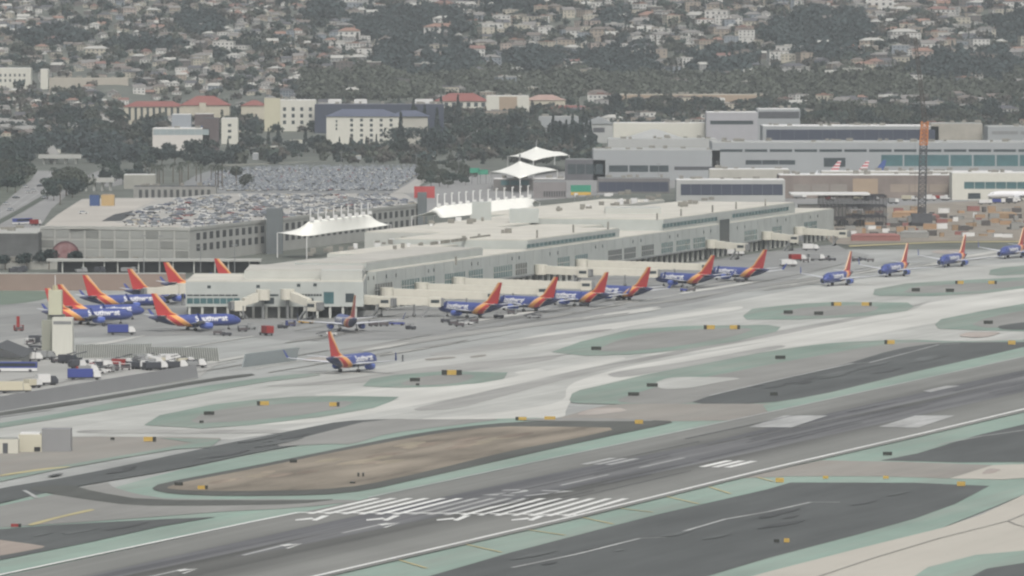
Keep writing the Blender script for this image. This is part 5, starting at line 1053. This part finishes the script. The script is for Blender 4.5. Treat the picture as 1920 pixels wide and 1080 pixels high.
# lamp poles
items = []
def lamp(px, py, h):
    o = thing('lamp_pole', '', 'lamp pole', G(px, py)); MB().rod((0,0,0),(0,0,h), .22, 6, r2=.12).build('pole', MGREY, o); MB().box(-1.2, 1.2, -.3, .3, h, h+.35).build('lamp_head', MGREY, o); return o
for px, py in ((470,392),(520,388),(597,383),(560,330),(640,325),(700,335),(780,330),(860,330),(1140,350),(1345,345),(1235,350)): items.append((lamp(px, py, 13), 'slim grey lamp pole', 'between the car lot and the terminal road', px))
for px, py in ((376,545),(440,540),(300,520),(270,520)): items.append((lamp(px, py, 16), 'slim grey lamp pole', 'near the covered walkway', px))
autolabel(items)
# ================================================ TREES
LEAF = mat_objcol('foliage', .9, .35, .35); TRUNK = mat('bark', C(96,84,72), var=.2, scale=1)
def clump(n, rx, rz, cz, size, seed, shape='round'):
    r = np.random.default_rng(seed); P = []
    lobes = [(r.normal(0,.38,3)*np.array([rx,rx,rz*.6]), r.uniform(.45,.75)) for _ in range(6)]
    for i in range(n):
        d = r.normal(0,1,3); d /= np.linalg.norm(d); k = r.uniform(.55,1)**.5
        if shape == 'round': c, q = lobes[i%6]; p = c + d*k*np.array([rx,rx,rz])*q
        elif shape == 'cone': z = r.uniform(-1,1); w_ = (1-z)/2; p = np.array([d[0]*rx*w_*k, d[1]*rx*w_*k, z*rz])
        P.append(p + np.array([0,0,cz]))
    P = np.array(P); A_ = r.normal(0,1,(n,3)); A_ /= np.linalg.norm(A_,axis=1)[:,None]; B_ = np.cross(A_, r.normal(0,1,(n,3))); B_ /= np.linalg.norm(B_,axis=1)[:,None]
    s = size*r.uniform(.6,1.2,(n,1)); V_ = np.stack([P-A_*s-B_*s*.7, P+A_*s-B_*s*.7, P+A_*s*.8+B_*s*.7, P-A_*s*.8+B_*s*.7],1)
    return V_
def quads_mesh(name, V_, m):
    n = len(V_); me = bpy.data.meshes.new(name); me.vertices.add(n*4); me.vertices.foreach_set('co', V_.reshape(-1).astype(np.float32)); me.loops.add(n*4); me.loops.foreach_set('vertex_index', np.arange(n*4, dtype=np.int32))
    me.polygons.add(n); me.polygons.foreach_set('loop_start', np.arange(0,n*4,4,dtype=np.int32)); me.update(calc_edges=True); me.materials.append(m); return me
def trunk_mesh(h, r):
    m = MB(); m.rod((0,0,-1),(0,0,h), r, 6, r2=r*.6)
    for a in range(4): m.rod((0,0,h*.75),(math.cos(a*1.6)*r*6, math.sin(a*1.6)*r*6, h*1.35), r*.45, 5, r2=r*.2)
    return m.mesh('trunk', TRUNK)
TP = {}
for k in range(5): TP['round%d' % k] = (quads_mesh('crown', clump(430, 4.6+k*.35, 3.4+.3*(k%3), 5.6, .62, k+1), LEAF), trunk_mesh(3.6, .3))
for k in range(2): TP['conifer%d' % k] = (quads_mesh('crown', clump(320, 2.4+k*.5, 6.5+k, 8, .5, k+30, 'cone'), LEAF), trunk_mesh(4, .3))
def palm_mesh(seed):
    r = random.Random(seed); m = MB()
    for i in range(18):
        a = i*2.4; e = r.uniform(-.5,.9); p = Vector((0,0,0)); L_ = 2.6
        for k in range(4):
            q = Vector((math.cos(a)*L_*(k+1)/4*math.cos(e*.4), math.sin(a)*L_*(k+1)/4*math.cos(e*.4), math.sin(e)*(k+1)*.55 - .16*(k+1)**2)); w_ = .42*(1-k*.2); n = Vector((-math.sin(a), math.cos(a), 0))*w_
            m.add([p-n, p+n, q+n*.8, q-n*.8], [(0,1,2,3)]); p = q
    for v in range(len(m.v)): m.v[v] = (m.v[v][0], m.v[v][1], m.v[v][2]+11)
    t = MB(); t.rod((0,0,-1),(0,0,11), .32, 7, r2=.22); return (m.mesh('crown', LEAF), t.mesh('trunk', TRUNK))
TP['palm0'] = palm_mesh(1); TP['palm1'] = palm_mesh(2)
def leafcol(r, kind):
    b = r.uniform(.75,1.2)
    c = {'olive': (.050,.060,.044), 'dark': (.022,.036,.034), 'green': (.030,.048,.038), 'brown': (.060,.056,.048)}[kind]
    return tuple(x*b for x in c)
tree_items = []
def tree(px, py, proto, sc_, col, look, where, r):
    p = HIT(px, py); o = thing({'r':'broadleaf_tree','c':'conifer_tree','p':'palm_tree'}[proto[0]], '', {'r':'tree','c':'conifer','p':'palm tree'}[proto[0]], p, r.uniform(0,6.28))
    cm, tm = TP[proto]; c = link('crown', cm, o); c.color = (*col, 1); link('trunk', tm, o); o.scale = (sc_, sc_, sc_)
    tree_items.append((o, look, where, px)); return o
def grove(n, poly_px, kinds, where, seed, smin=.8, smax=1.35):
    r = random.Random(seed); x0, x1, y0, y1 = poly_px; k = 0
    for i in range(n):
        px = x0 + (x1-x0)*((i*0.618034+r.random()*.05) % 1); py = r.uniform(y0, y1); kd, cl = r.choice(kinds)
        nm = {'round': 'leafy tree', 'conifer': 'dark conifer', 'palm': 'tall palm'}[kd]
        look = {'olive': 'olive ', 'dark': 'dark ', 'green': 'green ', 'brown': 'brownish '}[cl] + nm if kd != 'conifer' else nm
        pr = kd + str(r.randrange({'round':5,'conifer':2,'palm':2}[kd])); tree(px, py, pr, r.uniform(smin, smax), leafcol(r, cl), look, where, r)
RD, RG, RO, RB = ('round','dark'), ('round','green'), ('round','olive'), ('round','brown'); CO = ('conifer','dark'); PA = ('palm','olive')
grove(10, (0,40,318,362), [RO,RG,RD], 'on the bank left of the sunken road', 1)
grove(20, (0,56,285,314), [RD,RD,RG], 'in the dark clump at far left above the road', 2, 1.0, 1.6)
grove(9, (100,150,338,372), [PA,RO,PA,RD], 'between the two overpasses', 3, .9, 1.3)
grove(24, (70,280,222,300), [RD,RG,RO,RD], 'in the wood left of the white windowless hall', 4, 1.1, 1.7)
grove(12, (270,440,294,320), [RD,RD,RG], 'below the white windowless hall', 5, 1.0, 1.5)
grove(18, (420,610,262,302), [RD,RG,RD,CO], 'between the white hotel and the car lot', 6, .8, 1.2)
grove(14, (610,740,280,297), [RO,RG,CO,RD], 'in front of the blue-roofed hotel', 7, .65, .95)
grove(36, (745,1010,238,298), [RD,RG,RD,CO], 'in the wood right of the blue-roofed hotel', 8, 1.1, 1.7)
grove(12, (1035,1115,262,292), [CO,CO,RD], 'among the conifers behind the peaked canopies', 9, 1.1, 1.6)
grove(40, (782,880,314,352), [RO,RG,RO], 'in the triangle right of the car lot', 10, .5, .8)
grove(16, (285,470,338,360), [PA,PA,RO,PA], 'along the near edge of the car lot', 11, .9, 1.25)
grove(18, (1140,1330,202,228), [RD,RO,RD], 'below the long tan building', 12, 1.0, 1.6)
grove(26, (1500,1930,218,246), [RO,RD,RG,RO], 'behind the far terminal', 13, 1.1, 1.8)
for px, py, s in ((92,505,1.2),(138,506,1.15),(10,506,.9),(50,506,1.0)): tree(px, py, 'round1', s*.8, leafcol(random.Random(px), 'dark'), 'small dark street tree', 'at the foot of the parking garage', random.Random(px))
grove(16, (88,142,348,386), [RD,RD,RG,PA], 'between the sunken road and the garage ramp', 21, .7, 1.0)
grove(18, (0,50,322,352), [RG,RD,RO], 'on the bank above the sunken road', 22, .8, 1.2)
grove(14, (192,300,322,346), [RD,RG,PA], 'behind the low booths at left', 23, .8, 1.1)
autolabel(tree_items)

# ================================================ HOUSES
HW = mat_objcol('house_wall', .85, .06, .4); HR = mat_objcol('house_roof', .85, .12, .6)
HP = []
for k, (w_, d_, h_, kind) in enumerate(((13,9,3.4,'gable'),(15,10,6.2,'hip'),(11,9,3.2,'hip'),(18,10,6.4,'flat'),(14,11,3.6,'flat'),(12,9,6.4,'gable'),(22,11,6.0,'hip'),(16,12,9.0,'flat'))):
    m = MB(); m.box(-w_/2, w_/2, -d_/2, d_/2, -8, h_, 0); fl = max(1, int(h_//2.9)); nx = int(w_/3.4)
    for f_ in range(fl):
        for s in (-1, 1):
            for i in range(nx):
                x = -w_/2+(i+.5)*w_/nx; z = f_*2.9+.9; y = s*(d_/2+.05); m.add([(x-.75,y,z),(x+.75,y,z),(x+.75,y,z+1.35),(x-.75,y,z+1.35)], [(0,1,2,3)], 1)
        for s in (-1, 1):
            for i in range(2): y = -d_/4+i*d_/2; x = s*(w_/2+.05); z = f_*2.9+.9; m.add([(x,y-.7,z),(x,y+.7,z),(x,y+.7,z+1.35),(x,y-.7,z+1.35)], [(0,1,2,3)], 1)
    wm = m; r = MB()
    if kind == 'flat': r.box(-w_/2-.3, w_/2+.3, -d_/2-.3, d_/2+.3, h_+.003, h_+.6); r.box(-w_*.2, w_*.1, -1, 2, h_+.603, h_+1.5)
    else: r.hip(-w_/2, w_/2, -d_/2, d_/2, h_+.003, 2.3 if kind == 'hip' else 2.8, .6, gable=(kind=='gable')); r.box(w_*.2, w_*.2+.9, -.5, .5, h_+1, h_+3.4)
    HP.append((wm, r, kind, h_, w_))
HPM = [(a.mesh('wall', [HW, GLASS]), b.mesh('roof', HR)) for a, b, _, _, _ in HP]
WC = [('white',C(208,207,202),6),('cream',C(188,182,166),5),('grey',C(158,158,156),4),('tan',C(164,152,138),3),('pinkish',C(178,164,154),2),('bluish grey',C(140,148,156),2),('dark',C(104,98,94),2)]
RC = [('grey',C(134,131,128),6),('brown',C(118,110,104),4),('pale',C(184,183,177),5),('terracotta',C(150,118,104),2),('dark',C(92,92,96),4),('dull red',C(136,104,96),1)]
def wpick(r, L_): 
    t = r.random()*sum(x[2] for x in L_)
    for x in L_:
        t -= x[2]
        if t <= 0: return x
    return L_[-1]
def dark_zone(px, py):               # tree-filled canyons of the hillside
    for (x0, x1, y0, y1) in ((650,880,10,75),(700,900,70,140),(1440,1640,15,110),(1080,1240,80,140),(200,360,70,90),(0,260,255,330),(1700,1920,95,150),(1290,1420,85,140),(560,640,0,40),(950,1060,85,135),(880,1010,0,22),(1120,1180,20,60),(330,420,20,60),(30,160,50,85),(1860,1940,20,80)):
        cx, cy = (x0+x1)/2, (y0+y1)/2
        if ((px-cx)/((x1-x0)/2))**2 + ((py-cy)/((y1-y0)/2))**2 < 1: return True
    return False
def blocked(px, py):                 # in front of a named building: keep houses off it
    for x0, x1, y0, y1 in ((225,505,170,300),(490,840,180,300),(810,1120,170,300),(1150,1470,170,215),(-50,250,120,170),(1130,1930,200,400)):
        if x0 < px < x1 and y0 < py < y1: return True
    return False
r = random.Random(21); cand = []
Y = 4850.0
while Y < 6650:
    X = -Y*.098
    while X < Y*.098:
        x = X + r.uniform(-5,5); y = Y + r.uniform(-9,9); z = terr(x, y); px, py = PIX((x, y, z+4))
        X += r.uniform(11,21) if px < 640 else r.uniform(13,24)
        if blocked(px, py) and not (py < 240 and r.random() < .16): continue
        dz = dark_zone(px, py); pr = .14 if dz else (.93 if px < 640 else .74)
        if 128 < py < 178 and px > 560: pr = .10
        if 178 <= py: pr = .5
        if r.random() > pr: continue
        cand.append((x, y, z, px, py))
    Y += r.uniform(18,27)
named = []          # a few houses the photograph shows clearly
for px, py, k, wi, ri, s in ((1345,44,7,0,2,1.25),(1338,14,7,0,2,1.0),(655,75,1,0,3,1.3),(640,96,3,0,2,1.2),(1215,38,2,4,3,1.5),(1395,60,4,3,5,1.2),(1770,72,4,0,2,1.3),(1650,22,7,0,2,1.6),(1705,26,6,1,1,1.3),(1765,32,6,0,5,1.2),(830,68,6,0,3,1.4),(940,48,7,0,2,1.0),(920,60,3,0,2,1.2),(1600,140,4,0,2,1.3),(1480,104,3,0,2,1.2),(1840,118,4,3,1,1.8),(1205,108,4,1,2,1.5),(1730,112,1,4,3,1.2),(1400,110,4,3,1,1.6),(560,100,4,1,2,1.0),(420,92,3,0,2,1.0),(180,104,6,1,2,1.0),(1075,70,5,0,1,1.0),(1205,100,6,5,4,1.0)):
    p = HIT(px, py); named.append((p.x, p.y, p.z, px, py, k, wi, ri, s))
cand.sort(key=lambda c: c[1])
vis = [c for c in cand if 4 < c[3] < 1916 and 2 < c[4]]
ind = set(id(c) for c in vis[:300-len(named)])
def hzone(px, py):
    v = 'at the hill foot' if py > 150 else 'low on the hill' if py > 110 else 'halfway up the hill' if py > 60 else 'high on the hill'
    h = 'at far left' if px < 230 else 'above the red-roofed halls' if px < 495 else 'above the white hotel' if px < 600 else 'above the slate-blue building' if px < 830 else 'above the arcaded building' if px < 1000 else 'above the conifers' if px < 1150 else 'above the long tan building' if px < 1460 else 'left of the crane line' if px < 1700 else 'right of the crane line' if px < 1850 else 'at far right'
    return v + ' ' + h
hitems = []; SV, SF, SCOL = [], [], []
def one_house(x, y, z, px, py, k, wc, rc, s, rz, solo):
    if solo:
        o = thing('hillside_house', '', 'house', (x, y, z), rz, 'houses on the hillside'); o.scale = (s, s, s)
        a = link('wall', HPM[k][0], o); a.color = (*wc[1], 1); b = link('roof', HPM[k][1], o); b.color = (*rc[1], 1)
        rf = ('flat ' if HP[k][2] == 'flat' else '') + rc[0].replace(' ', '-') + '-roofed'
        hitems.append((o, rf + ' ' + wc[0] + ' house', hzone(px, py), px)); return
    c, sn = math.cos(rz), math.sin(rz)
    for mb, cols in ((HP[k][0], (wc[1], C(70,80,84,.7))), (HP[k][1], (rc[1], rc[1]))):
        n0 = len(SV)
        for v in mb.v: SV.append((x+(v[0]*c-v[1]*sn)*s, y+(v[0]*sn+v[1]*c)*s, z+v[2]*s))
        for f_, mi in zip(mb.f, mb.m): SF.append([n0+i for i in f_]); SCOL.append(cols[mi])
for c in named: one_house(c[0], c[1], c[2], c[3], c[4], c[5], WC[c[6]], RC[c[7]], c[8], r.uniform(-.3,.3), True)
for c in cand:
    left = c[3] < 640; k = r.choice([0,1,2,2,4,5,0,2] if left else [0,1,2,3,4,5,6,7,1,3])
    wc = wpick(r, WC); rc = wpick(r, RC); one_house(*c, k, wc, rc, r.uniform(.55,.85) if left else r.uniform(.65,1.05), r.gauss(0,.35)+(1.57 if r.random()<.25 else 0), id(c) in ind)
autolabel(hitems)
me = bpy.data.meshes.new('hillside_houses'); me.from_pydata(SV, [], SF); at = me.attributes.new('fcol', 'FLOAT_COLOR', 'FACE')
at.data.foreach_set('color', np.array([(*c, 1.0) for c in SCOL], dtype=np.float32).reshape(-1)); me.materials.append(mat_attr('house_paint')); o = link('hillside_houses', me); o['kind'] = 'stuff'; o['label'] = 'the many more distant houses scattered over the hillside'; o['category'] = 'houses'
# ------------------------------------------------ the wooded hillside (one mass)
bases = [clump(64, 4.8, 3.6, 4.2, 1.25, 100+i) for i in range(6)] + [clump(40, 2.2, 5.5, 5.5, 1.0, 120, 'cone')]
VV, CC = [], []; rg = np.random.default_rng(4)
occ = {}
for c in cand: occ.setdefault((int(c[0]//14), int(c[1]//14)), 1)
nt_ = 0
while nt_ < 12000:
    y = 4420 + 2300*rg.random(); x = (rg.random()*2-1)*y*.098; z = terr(x, y); px, py = PIX((x, y, z+4)); 
    if py > 300: continue
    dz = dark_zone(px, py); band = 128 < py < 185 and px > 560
    if not dz and not band and rg.random() > (.50 if px > 640 else .36): continue
    if blocked(px, py) and py < 245 and not (px > 1130 and py < 232) and not (200 < py < 240): 
        if rg.random() > .12: continue
    if px > 1130 and py > 245: continue
    if occ.get((int(x//14), int((y)//14))) : continue
    if py > 240 and rg.random() > .42: continue
    if 480 < px < 815 and 240 < py < 272: continue
    if 275 < px < 450 and 255 < py < 290: continue
    if 55 < px < 165 and 278 < py: continue
    s = rg.uniform(.6, 1.25)*(1.2 if dz else 1.0)
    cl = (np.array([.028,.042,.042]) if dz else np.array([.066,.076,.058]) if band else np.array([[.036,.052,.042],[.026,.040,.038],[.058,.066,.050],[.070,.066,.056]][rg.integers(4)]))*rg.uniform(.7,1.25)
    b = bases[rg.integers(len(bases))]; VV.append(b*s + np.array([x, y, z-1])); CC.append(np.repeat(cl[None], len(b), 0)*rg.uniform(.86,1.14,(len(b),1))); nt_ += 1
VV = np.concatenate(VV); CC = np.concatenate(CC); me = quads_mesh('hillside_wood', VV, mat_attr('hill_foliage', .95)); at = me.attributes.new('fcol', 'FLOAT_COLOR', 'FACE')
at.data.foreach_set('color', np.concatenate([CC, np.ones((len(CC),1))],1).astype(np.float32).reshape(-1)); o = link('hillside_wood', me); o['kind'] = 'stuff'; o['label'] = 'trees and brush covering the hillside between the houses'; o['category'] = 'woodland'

# ================================================ PARKED CARS
CARB = mat_objcol('car_paint', .35, .02, 1)
cm = MB()
cm.add([(-2.2,-.85,.35),(2.2,-.85,.35),(2.2,.85,.35),(-2.2,.85,.35),(-2.25,-.88,.85),(2.25,-.88,.75),(2.25,.88,.75),(-2.25,.88,.85)], [(0,3,2,1),(4,5,6,7),(0,1,5,4),(1,2,6,5),(2,3,7,6),(3,0,4,7)], 0)
cm.add([(-1.7,-.8,.86),(1.0,-.8,.84),(1.0,.8,.84),(-1.7,.8,.86),(-1.2,-.65,1.42),(.3,-.65,1.42),(.3,.65,1.42),(-1.2,.65,1.42)], [(0,1,5,4),(1,2,6,5),(2,3,7,6),(3,0,4,7)], 1); cm.add([(-1.2,-.65,1.425),(.3,-.65,1.425),(.3,.65,1.425),(-1.2,.65,1.425)], [(0,1,2,3)], 0)
for x in (-1.35, 1.35):
    for s in (-1, 1): cm.rod((x,s*.6,.33),(x,s*.9,.33), .33, 8, 2)
CM = cm.mesh('car', [CARB, mat('car_glass_sky_tint', C(112,118,124,.8), rough=.2, var=.1), BLACK])  # glass base colour lightened to stand for sky reflected in windscreens
CCOL = [('white',C(222,222,220),8),('silver',C(178,182,186),8),('grey',C(112,114,118),5),('black',C(48,50,54),5),('dark blue',C(60,72,104),2),('red',C(132,54,52),1),('beige',C(176,168,150),2)]
def inpoly(p, poly):
    x, y = p; c = False
    for i in range(len(poly)):
        (x0, y0), (x1, y1) = poly[i], poly[i-1]
        if (y0 > y) != (y1 > y) and x < (x1-x0)*(y-y0)/(y1-y0)+x0: c = not c
    return c
def lot(poly, z, dirv, row, pitch, fill, where, maxn, seed, sv, side=False):
    r = random.Random(seed); W_ = [G(p[0], p[1], z) for p in poly]; Pw = [(q.x, q.y) for q in W_]; xs_ = [p[0] for p in Pw]; ys_ = [p[1] for p in Pw]
    a = Vector(dirv).normalized(); b = Vector((-a.y, a.x, 0)); cen = Vector((sum(xs_)/len(xs_), sum(ys_)/len(ys_), 0)); out = []; ext = max(max(xs_)-min(xs_), max(ys_)-min(ys_))
    k = 0; t = -ext
    while t < ext:
        k += 1; step = row if side else row*(.62 if k % 2 else 1.25)
        s = -ext + r.uniform(0,5); kk = 0
        while s < ext:
            kk = (kk+1) if s > -ext+4 else 0; p = cen + a*s + b*t; s += (pitch*r.choice([1,1,.95,1.4,2.2]) if side else pitch*r.choice([1,1,1,1.15,2.1]))
            if not inpoly((p.x, p.y), Pw) or r.random() > fill: continue
            c = wpick(r, CCOL); out.append((p.y, k, Vector((p.x+r.uniform(-.3,.3), p.y+r.uniform(-.3,.3), z+.03)), c, math.atan2(b.y, b.x) + (math.pi/2 if side else 0) + (math.pi if r.random()<.4 else 0) + r.gauss(0,.03)))
        t += step
    out.sort(key=lambda q: q[0]); items = []; rows = sorted(set(q[1] for q in out[:maxn]), key=lambda kk: min(q[0] for q in out[:maxn] if q[1] == kk))
    for i, (yy, k, p, c, rz) in enumerate(out):
        if i < maxn:
            o = tag(link('parked_car', CM, None, p, rz), '', 'car', 'cars parked ' + where); o.color = (*c[1], 1); n = rows.index(k)+1
            items.append((o, c[0] + ' car', ('in the nearest row ' if n == 1 else 'in the ' + ordi(n) + ' row back ') + where, PIX(p)[0]))
        else: sv.append((p, c[1], rz))
    autolabel(items); return len(out)
rest = []
FG = (G(760,384,GZ)-G(380,428,GZ)); FG.z = 0
lot([(232,424),(352,429),(520,411.5),(776,384),(752,366),(440,367),(330,376),(290,388),(240,408)], GZ, (1,-.02,0), 8.5, 5.4, .52, 'on the garage roof', 270, 3, rest, True)
lot([(378,350),(405,324),(470,315),(812,304),(765,341),(740,358),(430,359)], 0.1, (1,-.04,0), 8.6, 3.3, .82, 'in the far car lot', 0, 4, rest)
SV, SF, SCOL = [], [], []
for p, c, rz in rest:
    cs_, sn = math.cos(rz), math.sin(rz); n0 = len(SV)
    for v in cm.v: SV.append((p.x+v[0]*cs_-v[1]*sn, p.y+v[0]*sn+v[1]*cs_, p.z+v[2]))
    for f_, mi in zip(cm.f, cm.m): SF.append([n0+i for i in f_]); SCOL.append((c, C(112,118,124,.8), (.03,.03,.03))[mi])  # far cars' glass carries the same painted sky reflection
me = bpy.data.meshes.new('distant_cars'); me.from_pydata(SV, [], SF); at = me.attributes.new('fcol', 'FLOAT_COLOR', 'FACE'); at.data.foreach_set('color', np.array([(*c, 1.0) for c in SCOL], dtype=np.float32).reshape(-1))
me.materials.append(mat_attr('car_paint_far', .4)); o = link('distant_cars', me); o['kind'] = 'stuff'; o['label'] = 'hundreds more parked cars filling the far lot and garage roof'; o['category'] = 'cars'
items = []
for px, py, c, rz in ((12,384,0,.9),(55,362,0,.9),(62,359,0,.9),(40,345,1,.9),(85,372,1,.9),(30,372,3,.9),(48,352,0,.9),(75,350,3,.9),(20,395,1,.9),(100,345,1,.9)):
    o = tag(link('road_car', CM, None, G(px,py,.1), rz), '', 'car', 'cars on the sunken road'); o.color = (*CCOL[c][1], 1); items.append((o, CCOL[c][0] + ' car', 'driving on the sunken road at far left', px))
o = tag(link('road_car', CM, None, G(156,401,GZ+.05), .2), '', 'car'); o.color = (*CCOL[0][1], 1); o['label'] = 'single white car alone on the beige garage ramp'
autolabel(items)
bus('blue and white bus climbing the road beside the garage', G(42,421), .95, 'blue', 12, 'white'); box_truck('small red truck behind the blue bus beside the garage', G(67,423), .9, 'red', 'white', 6, 3)
print('TREES', nt_, 'HOUSES', len(cand), 'IND', len(hitems), 'CARS', len(rest))
# ------------------------------------------------ hazy air
hz = MB(); hz.box(-3200, 3200, -700, 8500, -1.2, 215)
hm = bpy.data.materials.new('haze'); hm.use_nodes = True; ht = hm.node_tree; ht.nodes.remove(ht.nodes['Principled BSDF'])
pv = ht.nodes.new('ShaderNodeVolumePrincipled'); pv.inputs['Color'].default_value = (0.85, 0.91, 0.93, 1); pv.inputs['Density'].default_value = HAZE; pv.inputs['Anisotropy'].default_value = 0.1
ht.links.new(pv.outputs[0], ht.nodes['Material Output'].inputs['Volume'])
ho = hz.build('haze', hm); ho['kind'] = 'stuff'
